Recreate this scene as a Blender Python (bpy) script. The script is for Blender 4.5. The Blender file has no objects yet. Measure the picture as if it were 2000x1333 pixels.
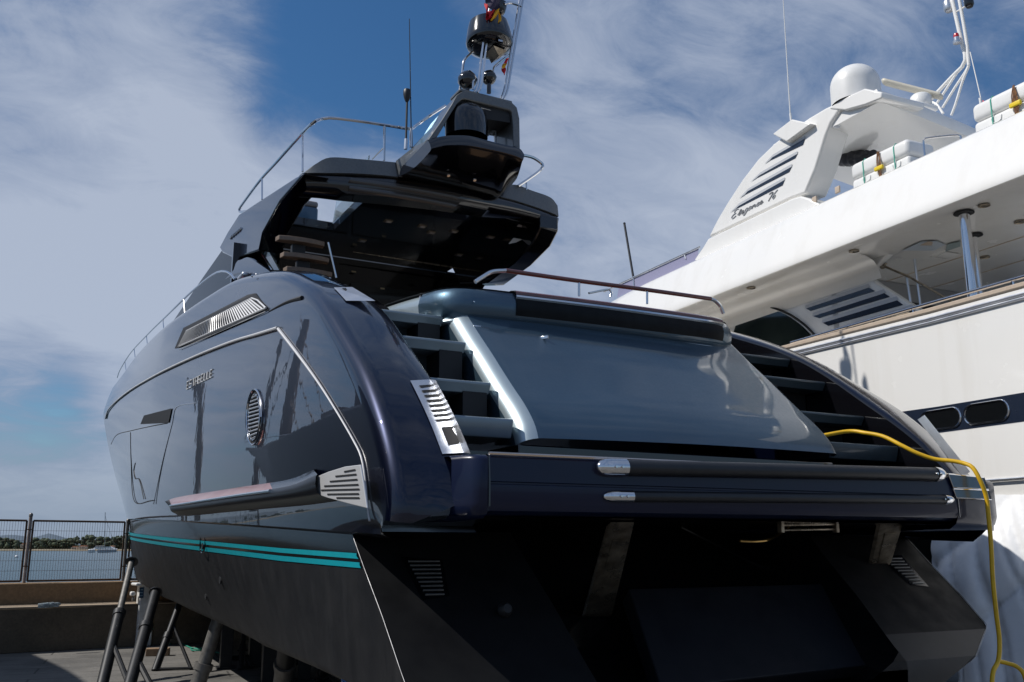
import bpy, bmesh, math, random
from mathutils import Vector, Matrix
random.seed(7)
R = math.radians
sc = bpy.context.scene
COL = sc.collection
V = Vector

# ---------------------------------------------------------------- camera
F = 1850.0
PHI, TH = R(28.0), R(12.4)
CAM = V((-2.0633, -5.1295, 2.0))
cf = V((math.sin(PHI)*math.cos(TH), math.cos(PHI)*math.cos(TH), math.sin(TH)))
cr = V((math.cos(PHI), -math.sin(PHI), 0))
cu = V((-math.sin(PHI)*math.sin(TH), -math.cos(PHI)*math.sin(TH), math.cos(TH)))
cd = bpy.data.cameras.new('camera'); cam = bpy.data.objects.new('camera', cd); COL.objects.link(cam)
cam.location = CAM
cam.rotation_euler = Matrix((cr, cu, -cf)).transposed().to_euler()
cd.sensor_width = 36.0; cd.lens = 36.0*F/2000.0
cd.clip_start = 0.05; cd.clip_end = 30000
sc.camera = cam

# measured sight lines -> points on known planes of the place (photogrammetry from the photo)
def ray(x, y): return cf + cr*((x-1000)/F) - cu*((y-666.5)/F)
def onP(x, y, p, n):
    d = ray(x, y); n = V(n); t = (V(p)-CAM).dot(n)/d.dot(n); return CAM + d*t
def onX(x, y, X): return onP(x, y, (X,0,0), (1,0,0))
def onY(x, y, Y): return onP(x, y, (0,Y,0), (0,1,0))
def onZ(x, y, Z): return onP(x, y, (0,0,Z), (0,0,1))
def atD(x, y, D): return CAM + ray(x, y)*D          # D = depth along the view axis

# ---------------------------------------------------------------- curves
def crom(pts, n):
    """catmull-rom through pts (tuples/vectors), resampled to n points by length"""
    P = [V(p) for p in pts]
    if len(P) == 2: return [P[0].lerp(P[1], i/(n-1)) for i in range(n)]
    E = [P[0]*2-P[1]] + P + [P[-1]*2-P[-2]]
    out = []
    for i in range(1, len(E)-2):
        p0,p1,p2,p3 = E[i-1],E[i],E[i+1],E[i+2]
        for k in range(24):
            t = k/24
            out.append(0.5*((2*p1)+(p2-p0)*t+(2*p0-5*p1+4*p2-p3)*t*t+(3*p1-p0-3*p2+p3)*t**3))
    out.append(P[-1])
    return resample(out, n)
def resample(P, n):
    L = [0]
    for a, b in zip(P, P[1:]): L.append(L[-1]+(b-a).length)
    out = []; j = 0
    for i in range(n):
        s = L[-1]*i/(n-1)
        while j < len(P)-2 and L[j+1] < s: j += 1
        w = (s-L[j])/max(1e-9, L[j+1]-L[j]); out.append(P[j].lerp(P[j+1], min(1, max(0, w))))
    return out
def interp(tab, x):
    if x <= tab[0][0]: return tab[0][1]
    for (a, b), (c, d) in zip(tab, tab[1:]):
        if x <= c: return b+(d-b)*(x-a)/(c-a)
    return tab[-1][1]
def sstep(a, b, x):
    t = min(1, max(0, (x-a)/(b-a))); return t*t*(3-2*t)

# ---------------------------------------------------------------- mesh collector
class MB:
    def __init__(s): s.v = []; s.f = []; s.m = []; s.cm = 0
    def face(s, *pts):
        b = len(s.v); s.v += [V(p) for p in pts]; s.f.append(tuple(range(b, b+len(pts)))); s.m.append(s.cm); return s
    def grid(s, rows, closed=False):
        b = len(s.v); n = len(rows[0])
        for r in rows: s.v += [V(p) for p in r]
        for i in range(len(rows)-1):
            for j in range(n if closed else n-1):
                k = (j+1) % n
                s.f.append((b+i*n+j, b+i*n+k, b+(i+1)*n+k, b+(i+1)*n+j)); s.m.append(s.cm)
        return s
    def box(s, c, size, rz=0, M=None):
        hx, hy, hz = size[0]/2, size[1]/2, size[2]/2
        mat = Matrix.Translation(V(c)) @ (M.to_4x4() if M else Matrix.Rotation(rz, 4, 'Z'))
        P = [mat @ V((x*hx, y*hy, z*hz)) for z in (-1, 1) for y in (-1, 1) for x in (-1, 1)]
        b = len(s.v); s.v += P
        for q in ((0,2,3,1),(4,5,7,6),(0,1,5,4),(2,6,7,3),(0,4,6,2),(1,3,7,5)):
            s.f.append(tuple(b+i for i in q)); s.m.append(s.cm)
        return s
    def prism(s, poly, vec):
        P = [V(p) for p in poly]; Q = [p+V(vec) for p in P]; n = len(P); b = len(s.v)
        s.v += P+Q
        s.f.append(tuple(range(b, b+n))); s.m.append(s.cm)
        s.f.append(tuple(range(b+2*n-1, b+n-1, -1))); s.m.append(s.cm)
        for i in range(n):
            j = (i+1) % n; s.f.append((b+i, b+j, b+n+j, b+n+i)); s.m.append(s.cm)
        return s
    def ring(s, outer, inner, vec):
        """frame between two polygons of equal count, extruded"""
        n = len(outer); vec = V(vec)
        O = [V(p) for p in outer]; I = [V(p) for p in inner]
        for i in range(n):
            j = (i+1) % n
            s.face(O[i], O[j], I[j], I[i]); s.face(O[i]+vec, I[i]+vec, I[j]+vec, O[j]+vec)
            s.face(O[i], O[i]+vec, O[j]+vec, O[j]); s.face(I[i], I[j], I[j]+vec, I[i]+vec)
        return s
    def tube(s, pts, r, n=8, cap=True, r2=None):
        P = [V(p) for p in pts]; rows = []; up = V((0.13, 0.21, 0.97))
        for i, p in enumerate(P):
            t = (P[min(i+1, len(P)-1)]-P[max(i-1, 0)]).normalized()
            if i == 0:
                a = t.cross(up)
                if a.length < .1: a = t.cross(V((1, 0, 0)))
                a.normalize()
            else:
                a = (a-t*a.dot(t)).normalized()
            b = t.cross(a)
            rr = r if r2 is None else r+(r2-r)*i/(len(P)-1)
            if isinstance(r, (list, tuple)): rr = r[i]
            rows.append([p+(a*math.cos(2*math.pi*k/n)+b*math.sin(2*math.pi*k/n))*rr for k in range(n)])
        s.grid(rows, closed=True)
        if cap: s.face(*rows[0]); s.face(*reversed(rows[-1]))
        return s
    def lathe(s, prof, o, ax=(0,0,1), n=24):
        ax = V(ax).normalized(); a = ax.cross(V((1,0,0)))
        if a.length < .1: a = ax.cross(V((0,1,0)))
        a.normalize(); b = ax.cross(a); o = V(o)
        s.grid([[o+ax*z+(a*math.cos(2*math.pi*k/n)+b*math.sin(2*math.pi*k/n))*max(r, 1e-4) for k in range(n)] for r, z in prof], closed=True)
        return s
    def rbox(s, c, size, rad, M=None, n=4):
        """box with rounded vertical+horizontal edges (superellipsoid-like profile)"""
        hx, hy, hz = size[0]/2, size[1]/2, size[2]/2
        mat = Matrix.Translation(V(c)) @ (M.to_4x4() if M else Matrix.Identity(4))
        rows = []
        ang = [math.pi/2*i/n for i in range(n+1)]
        prof = [(-hz+rad*(1-math.cos(a)), rad*math.sin(a)-rad) for a in ang]+[(hz-rad*(1-math.cos(a)), rad*math.sin(a)-rad) for a in reversed(ang)]
        for z, ins in prof:
            row = []
            for sx, sy, a0 in ((1,1,0),(-1,1,90),(-1,-1,180),(1,-1,270)):
                for a in ang:
                    t = R(a0)+a
                    row.append(mat @ V((sx*(hx-rad)+(rad+ins)*math.cos(t), sy*(hy-rad)+(rad+ins)*math.sin(t), z)))
            rows.append(row)
        s.grid(rows, closed=True); s.face(*reversed(rows[0])); s.face(*rows[-1])
        return s
    def mirror(s, X):
        k = len(s.v); s.v += [V((2*X-p.x, p.y, p.z)) for p in s.v]
        s.f += [tuple(i+k for i in reversed(q)) for q in s.f]; s.m += list(s.m); return s
    def build(s, name, mat, parent=None, smooth=40, bevel=0, seg=2, merge=True, recalc=True):
        root = parent
        while root is not None and root.parent is not None: root = root.parent
        off = V(root.location) if root is not None else V((0,0,0))
        me = bpy.data.meshes.new(name)
        me.from_pydata([p-off for p in s.v], [], s.f)
        mats = mat if isinstance(mat, (list, tuple)) else [mat]
        for m in mats: me.materials.append(m)
        for p, i in zip(me.polygons, s.m): p.material_index = min(i, len(mats)-1)
        bm = bmesh.new(); bm.from_mesh(me)
        if merge: bmesh.ops.remove_doubles(bm, verts=bm.verts, dist=0.0004)
        if recalc: bmesh.ops.recalc_face_normals(bm, faces=bm.faces)
        bm.to_mesh(me); bm.free()
        if smooth:
            for p in me.polygons: p.use_smooth = True
            me.set_sharp_from_angle(angle=R(smooth))
        o = bpy.data.objects.new(name, me); COL.objects.link(o)
        if parent is not None: o.parent = parent
        if bevel:
            md = o.modifiers.new('bevel', 'BEVEL'); md.width = bevel; md.segments = seg; md.limit_method = 'ANGLE'; md.angle_limit = R(35)
        return o

def tag(o, label=None, cat=None, group=None, kind=None):
    if label: o['label'] = label
    if cat: o['category'] = cat
    if group: o['group'] = group
    if kind: o['kind'] = kind
    return o
def thing(name, loc, label, cat, group=None):
    o = bpy.data.objects.new(name, None); COL.objects.link(o); o.location = loc
    o.empty_display_size = .2
    return tag(o, label, cat, group)

# ---------------------------------------------------------------- materials
MATS = {}
def mat(name, base=(.5,.5,.5), rough=.5, metal=0., coat=0., coat_rough=.03, ior=1.5, noise=None, bump=None, trans=0., alpha=1., sheen=0., spec=.5, rvar=None, flake=0.):
    """noise=(scale, colour2, amount, detail) ; bump=(scale, strength, dist) ; rvar=(scale, amount)"""
    m = bpy.data.materials.new(name); m.use_nodes = True; nt = m.node_tree; N = nt.nodes; L = nt.links
    b = N['Principled BSDF']
    b.inputs['Base Color'].default_value = (*base, 1); b.inputs['Roughness'].default_value = rough
    b.inputs['Metallic'].default_value = metal; b.inputs['Coat Weight'].default_value = coat
    b.inputs['Coat Roughness'].default_value = coat_rough; b.inputs['IOR'].default_value = ior
    b.inputs['Transmission Weight'].default_value = trans; b.inputs['Alpha'].default_value = alpha
    b.inputs['Specular IOR Level'].default_value = spec
    tc = N.new('ShaderNodeTexCoord')
    if noise:
        sc_, c2, amt, det = noise
        n = N.new('ShaderNodeTexNoise'); n.inputs['Scale'].default_value = sc_; n.inputs['Detail'].default_value = det
        n.inputs['Roughness'].default_value = .6
        L.new(tc.outputs['Object'], n.inputs['Vector'])
        mr = N.new('ShaderNodeMapRange'); mr.inputs[1].default_value = .35; mr.inputs[2].default_value = .68
        mr.inputs[3].default_value = 0; mr.inputs[4].default_value = amt
        L.new(n.outputs['Fac'], mr.inputs[0])
        mx = N.new('ShaderNodeMix'); mx.data_type = 'RGBA'
        mx.inputs[6].default_value = (*base, 1); mx.inputs[7].default_value = (*c2, 1)
        L.new(mr.outputs[0], mx.inputs[0]); L.new(mx.outputs[2], b.inputs['Base Color'])
    if rvar:
        n = N.new('ShaderNodeTexNoise'); n.inputs['Scale'].default_value = rvar[0]; n.inputs['Detail'].default_value = 5
        L.new(tc.outputs['Object'], n.inputs['Vector'])
        mr = N.new('ShaderNodeMapRange'); mr.inputs[1].default_value = .35; mr.inputs[2].default_value = .7
        mr.inputs[3].default_value = max(0, rough-rvar[1]); mr.inputs[4].default_value = rough+rvar[1]
        L.new(n.outputs['Fac'], mr.inputs[0]); L.new(mr.outputs[0], b.inputs['Roughness'])
    if bump:
        n = N.new('ShaderNodeTexNoise'); n.inputs['Scale'].default_value = bump[0]; n.inputs['Detail'].default_value = 4
        L.new(tc.outputs['Object'], n.inputs['Vector'])
        bp = N.new('ShaderNodeBump'); bp.inputs['Strength'].default_value = bump[1]; bp.inputs['Distance'].default_value = bump[2]
        L.new(n.outputs['Fac'], bp.inputs['Height']); L.new(bp.outputs[0], b.inputs['Normal'])
        if coat: L.new(bp.outputs[0], b.inputs['Coat Normal'])
    MATS[name] = m
    return m
navy   = mat('navy_paint', (.0009,.0030,.0165), .33, .65, 1., .006, 1.5, noise=(3,(.0013,.0040,.021),.6,3), bump=(1.3,.022,.05), spec=.2)
navy.node_tree.nodes['Principled BSDF'].inputs['Coat IOR'].default_value = 1.52
blackg = mat('black_gloss', (.004,.004,.0055), .12, 0, .8, .02, 1.5, bump=(2.,.02,.03))
black  = mat('black_matte', (.006,.006,.007), .6, noise=(6,(.012,.012,.013),.7,4))
graph  = mat('graphite_paint', (.13,.135,.135), .38, .35, .6, .05, noise=(40,(.075,.08,.082),.5,3))
slate  = mat('slate_metallic', (.058,.108,.155), .43, .75, .8, .04, noise=(1.1,(.045,.088,.13),.7,4), rvar=(40,.04), bump=(1.2,.015,.04))
chrome = mat('polished_steel', (.74,.74,.75), .12, 1., noise=(5,(.66,.66,.67),.6,2), rvar=(6,.04))
steelw = mat('brushed_steel', (.66,.68,.72), .34, .85, noise=(4,(.56,.58,.62),.6,3), rvar=(5,.05))
bronze = mat('stained_steel', (.50,.43,.33), .38, .85, noise=(7,(.16,.13,.10),.9,5), rvar=(9,.15))
antif  = mat('antifouling_grey', (.0055,.006,.0075), .6, spec=.3, noise=(2.2,(.0115,.012,.0135),.9,8), bump=(14,.08,.01), rvar=(3,.08))
gelblk = mat('black_gelcoat', (.004,.0045,.0055), .16, 0, .25, .05, bump=(1.4,.03,.04), spec=.4)
teal   = mat('teal_paint', (.0,.30,.36), .4, noise=(9,(.0,.25,.32),.6,4))
mahog  = mat('varnished_mahogany', (.16,.035,.022), .2, 0, 1., .03, noise=(6,(.09,.02,.014),.8,5))
teak   = mat('teak', (.30,.19,.115), .6, noise=(12,(.20,.125,.075),.8,6), bump=(40,.15,.004))
satin  = mat('satin_steel', (.64,.64,.65), .42, .45, noise=(6,(.66,.66,.66),.6,3))
navyp  = mat('platform_navy', (.0045,.0085,.030), .3, .0, .3, .03, 1.45, noise=(3,(.006,.011,.038),.6,3), spec=.25)
rubber = mat('fender_rubber', (.010,.011,.014), .45, noise=(10,(.017,.018,.021),.8,4), bump=(60,.06,.004))
dglass = mat('dark_glass', (.004,.005,.006), .04, 0, .3, .02)
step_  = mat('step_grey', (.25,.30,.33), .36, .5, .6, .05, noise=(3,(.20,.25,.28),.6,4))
riser_ = mat('riser_and_shaded_tread', (.05,.072,.085), .4, .3, .4, .05, noise=(3,(.02,.03,.038),.6,4))
silver = mat('silver_trim_and_highlight', (.42,.50,.54), .36, .6, .6, .04, noise=(3,(.36,.44,.48),.6,4))
dkglass = mat('deckhouse_glass', (.004,.006,.006), .15, spec=.12)
white  = mat('white_gelcoat', (.85,.838,.808), .22, 0, .5, .06, noise=(.8,(.81,.805,.785),.6,5), rvar=(3,.06), bump=(.9,.015,.05))
whited = mat('white_moulded_plastic', (.78,.78,.77), .38, noise=(5,(.70,.70,.68),.6,5), bump=(30,.06,.004))
nblue  = mat('navy_band', (.010,.017,.035), .25, 0, .5, .04, noise=(2,(.014,.022,.042),.7,4))
cream  = mat('beige_cap', (.52,.43,.34), .5, noise=(9,(.44,.35,.27),.7,5))
fabric = mat('black_canvas', (.012,.013,.018), .5, noise=(8,(.03,.03,.04),.6,4), bump=(5,.5,.03))

def streaks(m, c2, amt, sx=5., sz=.55):
    """vertical run-off streaks and patches over a paint"""
    nt = m.node_tree; N = nt.nodes; L = nt.links; b = N['Principled BSDF']; lk = b.inputs["Base Color"].links; src = lk[0].from_socket if len(lk) else None
    tc = N.new('ShaderNodeTexCoord'); mp = N.new('ShaderNodeMapping'); mp.inputs['Scale'].default_value = (sx, sx, sz); L.new(tc.outputs['Object'], mp.inputs[0])
    n = N.new('ShaderNodeTexNoise'); n.inputs['Scale'].default_value = 1.0; n.inputs['Detail'].default_value = 8; n.inputs['Roughness'].default_value = .62; L.new(mp.outputs[0], n.inputs['Vector'])
    r = N.new('ShaderNodeMapRange'); r.inputs[1].default_value = .50; r.inputs[2].default_value = .74; r.inputs[3].default_value = 0; r.inputs[4].default_value = amt; L.new(n.outputs['Fac'], r.inputs[0])
    x = N.new('ShaderNodeMix'); x.data_type = 'RGBA'; x.inputs[7].default_value = (*c2, 1); L.new(r.outputs[0], x.inputs[0]); x.inputs[6].default_value = b.inputs["Base Color"].default_value; (L.new(src, x.inputs[6]) if src else None); L.new(x.outputs[2], b.inputs['Base Color'])
streaks(antif, (.022,.022,.024), .7)
streaks(white, (.66,.63,.57), .30, 3., .3)
streaks(gelblk, (.014,.016,.017), .5, 2., 6.)
# ---------------------------------------------------------------- daylight
SUN = V((-0.66, 0.26, 0.77)).normalized()          # direction towards the sun
w = bpy.data.worlds.new('World'); sc.world = w; w.use_nodes = True
nt = w.node_tree; N = nt.nodes; L = nt.links
bg = N['Background']; bg.inputs['Strength'].default_value = .10
sky = N.new('ShaderNodeTexSky'); sky.sky_type = 'NISHITA'; sky.sun_disc = False
sky.sun_elevation = math.asin(SUN.z); sky.sun_rotation = math.atan2(SUN.x, SUN.y)
sky.air_density = 1.0; sky.dust_density = .6; sky.ozone_density = 2.0
def node(t, **kw):
    n = N.new(t)
    for k, v in kw.items(): setattr(n, k, v)
    return n
def math_(op, a, b=None, clamp=False):
    n = node('ShaderNodeMath', operation=op, use_clamp=clamp)
    for i, x in enumerate((a, b)):
        if x is None: continue
        if isinstance(x, (int, float)): n.inputs[i].default_value = x
        else: L.new(x, n.inputs[i])
    return n.outputs[0]
tc = node('ShaderNodeTexCoord')
nrm = node('ShaderNodeVectorMath', operation='NORMALIZE'); L.new(tc.outputs['Generated'], nrm.inputs[0])
D = nrm.outputs[0]
sep = node('ShaderNodeSeparateXYZ'); L.new(D, sep.inputs[0])
zz = math_('ADD', math_('MAXIMUM', sep.outputs[2], 0.0), .38)
comb = node('ShaderNodeCombineXYZ')
L.new(math_('DIVIDE', sep.outputs[0], zz), comb.inputs[0]); L.new(math_('DIVIDE', sep.outputs[1], zz), comb.inputs[1])
mp = node('ShaderNodeMapping'); mp.inputs['Rotation'].default_value = (0, 0, R(35)); mp.inputs['Scale'].default_value = (1.0, 1.7, 1)
L.new(comb.outputs[0], mp.inputs['Vector'])
def noise(scale, det, rough, vec, dist=0.):
    n = node('ShaderNodeTexNoise'); n.inputs['Scale'].default_value = scale; n.inputs['Detail'].default_value = det
    n.inputs['Roughness'].default_value = rough; n.inputs['Distortion'].default_value = dist
    L.new(vec, n.inputs['Vector']); return n.outputs['Fac']
n1 = noise(2.9, 9, .58, mp.outputs[0], .5)
n2 = noise(5.5, 9, .66, mp.outputs[0], 1.1)
field = math_('ADD', math_('MULTIPLY', math_('SUBTRACT', n1, .46), 1.4), math_('MULTIPLY', math_('SUBTRACT', n2, .5), 1.35))
# broad weather pattern: banks of cloud (+) and clear openings (-) in compass directions
BL = [(650,90,-.62,.10),(730,250,-.62,.10),(800,120,-.40,.10),(560,30,-.35,.10),(880,300,.2,.08),(1000,60,.22,.1),(1110,130,-.25,.14),(1420,60,-.3,.10),
      (110,775,-.75,.065),(0,745,-.7,.06),(210,795,-.4,.05),(1420,50,-.2,.08),(1100,40,-.25,.08),(150,640,.32,.10),(60,560,.25,.10),(90,920,.4,.14),(1790,230,-.35,.13),(1990,120,-.3,.12),(30,20,-.35,.12),(1180,420,-.15,.1),
      (330,170,.16,.18),(60,110,-.06,.16),(130,400,.40,.24),(380,480,.30,.18),(690,300,.45,.06),(1290,300,.30,.20),(1000,420,.25,.2),(1230,80,.18,.16),(1640,150,.28,.20),(1850,60,.22,.14),(430,90,.25,.12),(120,900,.2,.15)]
for x, y, wt, sg in BL:
    c = ray(x, y).normalized()
    dp = node('ShaderNodeVectorMath', operation='DOT_PRODUCT'); L.new(D, dp.inputs[0]); dp.inputs[1].default_value = c
    mr = node('ShaderNodeMapRange', interpolation_type='SMOOTHERSTEP')
    mr.inputs[1].default_value = math.cos(sg*1.7); mr.inputs[2].default_value = 1.0; mr.inputs[3].default_value = 0; mr.inputs[4].default_value = wt
    L.new(dp.outputs['Value'], mr.inputs[0]); field = math_('ADD', field, mr.outputs[0])
mask = node('ShaderNodeMapRange', interpolation_type='SMOOTHSTEP')
mask.inputs[1].default_value = -.66; mask.inputs[2].default_value = .50; mask.inputs[3].default_value = .06; mask.inputs[4].default_value = .93
L.new(field, mask.inputs[0])
# cloud brightness: thicker = whiter, and a little grey texture
cb = node('ShaderNodeMapRange'); cb.inputs[1].default_value = -.25; cb.inputs[2].default_value = .95; cb.inputs[3].default_value = 0; cb.inputs[4].default_value = 1
L.new(field, cb.inputs[0])
ccol = node('ShaderNodeMix', data_type='RGBA'); ccol.inputs[6].default_value = (1.7, 2.4, 3.9, 1); ccol.inputs[7].default_value = (4.4, 5.0, 6.2, 1)
L.new(cb.outputs[0], ccol.inputs[0])
hs = node('ShaderNodeHueSaturation'); hs.inputs['Saturation'].default_value = 1.30; hs.inputs['Value'].default_value = .84
L.new(sky.outputs[0], hs.inputs['Color'])
mix = node('ShaderNodeMix', data_type='RGBA'); L.new(mask.outputs[0], mix.inputs[0]); tint = node('ShaderNodeMix', data_type='RGBA', blend_type='MULTIPLY'); tint.inputs[0].default_value = 1; tint.inputs[7].default_value = (.80, .97, 1.04, 1); L.new(hs.outputs[0], tint.inputs[6]); L.new(tint.outputs[2], mix.inputs[6]); L.new(ccol.outputs[2], mix.inputs[7])
hz = node('ShaderNodeMapRange', interpolation_type='SMOOTHSTEP'); hz.inputs[1].default_value = .15; hz.inputs[2].default_value = -.01; hz.inputs[3].default_value = 0; hz.inputs[4].default_value = .8
L.new(sep.outputs[2], hz.inputs[0])
hmix = node('ShaderNodeMix', data_type='RGBA'); L.new(hz.outputs[0], hmix.inputs[0]); L.new(mix.outputs[2], hmix.inputs[6]); hmix.inputs[7].default_value = (2.3, 3.0, 4.0, 1)
L.new(hmix.outputs[2], bg.inputs['Color'])
sl = bpy.data.lights.new('sun', 'SUN'); sl.energy = 4.0; sl.angle = R(.53); sl.color = (1, .955, .89)
so = bpy.data.objects.new('sun', sl); COL.objects.link(so); so.rotation_euler = SUN.to_track_quat('Z', 'Y').to_euler(); so.location = (-30, 0, 30)
vs = sc.view_settings; vs.view_transform = 'Standard'; vs.look = 'None'; vs.exposure = 0; vs.gamma = 1
sc.cycles.max_bounces = 8
# ================================================================ NAVY MOTOR YACHT (on the hard, stern towards us)
XC = 2.8                                             # centreline
yacht = thing('motor_yacht', (XC, 8, 0), 'large glossy navy blue motor yacht with open stern garage, propped up on jack stands', 'yacht')
def zc(Y): return 3.70+.098*Y-.0006*Y*Y              # height of greatest beam
def lineX(px, py, Y):
    d = ray(px, py); return CAM.x+(Y-CAM.y)*d.x/d.y
Y0g = 6.5
ga = max(lineX(204, 805, Y)/(Y-Y0g)**2.3 for Y in [10+.25*i for i in range(50)])
gb0 = [(Y, lineX(243, 1004, Y)-ga*(Y-Y0g)**2.3) for Y in [9+.25*i for i in range(50)]]
gb = max(max(0, d)/(Y-Y0g)**2.0 for Y, d in gb0)
gt0 = [(Y, lineX(232, 732, Y)-ga*(Y-Y0g)**2.3) for Y in [9+.25*i for i in range(50)]]
gt = max(max(0, d)/(Y-Y0g)**2.0 for Y, d in gt0)
def HX(Y, z):
    f = max(0, Y-Y0g); X = ga*f**2.3
    c = zc(Y); up = max(0, z-c); dn = max(0, c-z)
    X += .045*up*up*1.2 + .016*max(0, z-2.3)**2*(1-sstep(5, 12, Y))
    X += gt*f**2.0*(up/1.0)**1.3 + gb*f**2.0*(dn/2.6)**1.25
    return X
def hit(x, y, f):
    X = -.6
    while X < 3.0:
        p = onX(x, y, X)
        if X >= f(p.y, p.z): break
        X += .01
    a, b = X-.01, X
    for _ in range(12):
        c = .5*(a+b); p = onX(x, y, c)
        if c >= f(p.y, p.z): b = c
        else: a = c
    return onX(x, y, .5*(a+b))
def onHull(x, y, off=0.0):
    return hit(x, y, lambda Y, z: HX(Y, z)-off)

E1 = [onX(x, y, .15) for x, y in [(812,1022),(815,985),(810,940),(795,870),(770,790),(735,710),(690,640),(645,580),(598,543),(540,527),(455,542),(400,577),(350,617),(300,657),(262,692),(238,722)]]
E1 = [V((.15, p.y, p.z)) for p in E1]+[V((.2, 22.6, 6.38))]
E2 = [onX(x, y, .50) for x, y in [(948,1020),(942,980),(935,930),(921,885),(905,850),(880,800),(850,742),(815,700),(780,640),(735,589),(690,562),(640,540)]]
NS = 150
e1 = crom(E1, 400)
e2 = crom(E2, 200)
# parametrise both edges by (arc length of e1); e2 beyond its last point follows e1 inboard
def yz(P, i):
    a, b = P[max(0, i-2)], P[min(len(P)-1, i+2)]; t = (b-a); t.x = 0; return t.normalized()
def zk(Y): return 2.07+.040*Y-.0004*Y*Y              # knuckle under the topsides
idx = sorted(set([int(i*1.0) for i in range(0, 150, 2)]+list(range(150, 400, 3))+[399]))
RR = .13
rows = []; E2rows = []
L2 = len(e2)
# e2 lookup by projected length along direction of e1: match by z then Y
def e2_at(p):
    best = min(range(L2), key=lambda i: (e2[i].y-p.y)**2+(e2[i].z-p.z)**2)
    return e2[best], best
zt_tab = []
raw = []
last = 0
for i in idx:
    p = e1[i]; q, bi = e2_at(p); last = max(last, bi); raw.append(e2[last])
QS = []
for k in range(len(raw)):
    acc = V((0,0,0)); wsum = 0
    for d in range(-6, 7):
        j = min(len(raw)-1, max(0, k+d)); w_ = math.exp(-d*d/12); acc += raw[j]*w_; wsum += w_
    QS.append(acc/wsum)
for k, i in enumerate(idx):
    p = e1[i]; t = yz(e1, i); n = V((0, -t.z, t.y))   # outward (aft / up)
    if n.z < 0 and p.y > 1: n = -n
    x0 = HX(p.y, p.z-.0)
    Yk = math.sqrt(max(0, p.y)**2+.42**2) if p.y < 4 else p.y
    zkk = zk(Yk)
    a = V((0, p.y, p.z))-n*RR
    row = []
    m = 22
    for j in range(m):
        s = j/m
        Y = Yk+(a.y-Yk)*s; z = zkk+(a.z-zkk)*s
        row.append(V((HX(Y, z)+.03*(1-s)**6, Y, z)))
    for j in range(7):
        an = math.pi/2*j/6
        row.append(V((HX(a.y, a.z)+RR*(1-math.cos(an)), a.y, a.z))+n*RR*math.sin(an))
    # top face towards the inner edge
    blend = sstep(3.2, 5.0, p.y)
    q = QS[k].copy(); alt = V((HX(p.y, p.z)+.42, p.y, p.z+.02))
    q = q.lerp(alt, blend)
    for s in (.3, .62, .93):
        r_ = row[-1-int([.3,.62,.93].index(s))]
        base = row[28]
        row.append(base.lerp(q, s)+n*.018*math.sin(math.pi*s))
    row.append(q-n*.012); row.append(V((q.x+.012, q.y, q.z))-n*.03)
    row.append(V((q.x+.014, q.y, q.z))-n*(.20+.35*sstep(0, 1.2, p.y)))
    rows.append(row); E2rows.append(q); zt_tab.append((p.y, p.z))
hb_rows = rows; hb = MB(); hb.grid(rows)
# underside lip from the knuckle inboard
hb.grid([[r[0], V((r[0].x+.05, r[0].y, r[0].z-.025)), V((r[0].x+.30, r[0].y+.02, r[0].z-.02))] for r in rows])
# foredeck closing across to the centreline
hb.grid([[r[28].lerp(r[32], 1.0), V((XC, r[32].y, r[32].z+.12))] for r in rows if r[32].y > 6.5])
hb.mirror(XC)
wr = len(rows[0])-1
for q in range(len(hb.m)): hb.m[q] = 0
per = len(hb.m)//2; ng = (len(rows)-1)*wr
for i in range(ng):
    if i % wr >= wr-2:
        hb.m[i] = 1; hb.m[i+per] = 1
hull = hb.build('hull', [navy, blackg], yacht, smooth=32)

# ---- lower hull: glossy boot-top band and matt antifouling below, transom raked forward at the top
def fac(Y): return .06+.94*sstep(.3, 7, Y)
def Xbot(Y): return HX(Y, zk(Y))+.10+.44*fac(Y)*(1-.5*sstep(12, 18, Y))
zbt = [(0, 1.02)]
for x, y in [(770,1362),(690,1330),(600,1290),(500,1250),(400,1200),(310,1160),(278,1140),(262,1122)]:
    X = .3
    for _ in range(60):
        p = onX(x, y, X); X = .8*X+.2*Xbot(min(p.y, 22))
    zbt.append((p.y, p.z))
zbt = [q for i, q in enumerate(zbt) if i == 0 or q[0] > zbt[i-1][0]]
zbt += [(zbt[-1][0]+1.5, zbt[-1][1]+.55), (22.5, 3.2)]; print('ZBT', zbt)
def zb(Y): return interp(zbt, Y)
yat = sorted((p.z, p.y) for p in [onX(x, y, X) for x, y, X in [(683,1008,.09),(718,1108,.105),(753,1200,.12),(790,1310,.135),(812,1372,.14)]])
def Yaft(z): return interp(yat, z)
def LX(Y, z):
    k = zk(Y); b = zb(Y); s = max(0, (k-z)/max(.2, k-b))
    return HX(Y, k)+.07+.03*s+.44*fac(Y)*s**1.45*(1-.5*sstep(12, 18, Y))
def onLow(x, y, off=0.0):
    return hit(x, y, lambda Y, z: LX(Y, z)-off)
def lowrows(s0, s1, n):
    rows = []
    for i in range(150):
        u = (i/149)**1.3; row = []
        for j in range(n+1):
            s = s0+(s1-s0)*j/n
            Yf = 20.8
            Y = 0
            z = 1.5
            for _ in range(6):
                Y = Yaft(z)+(Yf-Yaft(z))*u; z = zk(Y)-.012+(zb(Y)-zk(Y))*s
            row.append(V((LX(Y, z), Y, z)))
        rows.append(row)
    return rows
def tz_(p):
    return V((p.x-(max(0, 1.36-p.z)*2.3*(1-sstep(3, 8, p.y)) if p.x > 4.4 else 0), p.y, p.z))
def taper(m): m.v = [tz_(p) for p in m.v]
SB = .235                                              # boot-top share of the height
lb = MB(); lb.grid(lowrows(0, SB, 16)); lb.mirror(XC); taper(lb)
lb.build('boot_top', gelblk, yacht, smooth=50)
ab = MB(); lr = lowrows(SB, 1, 24); ab.grid(lr)
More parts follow.
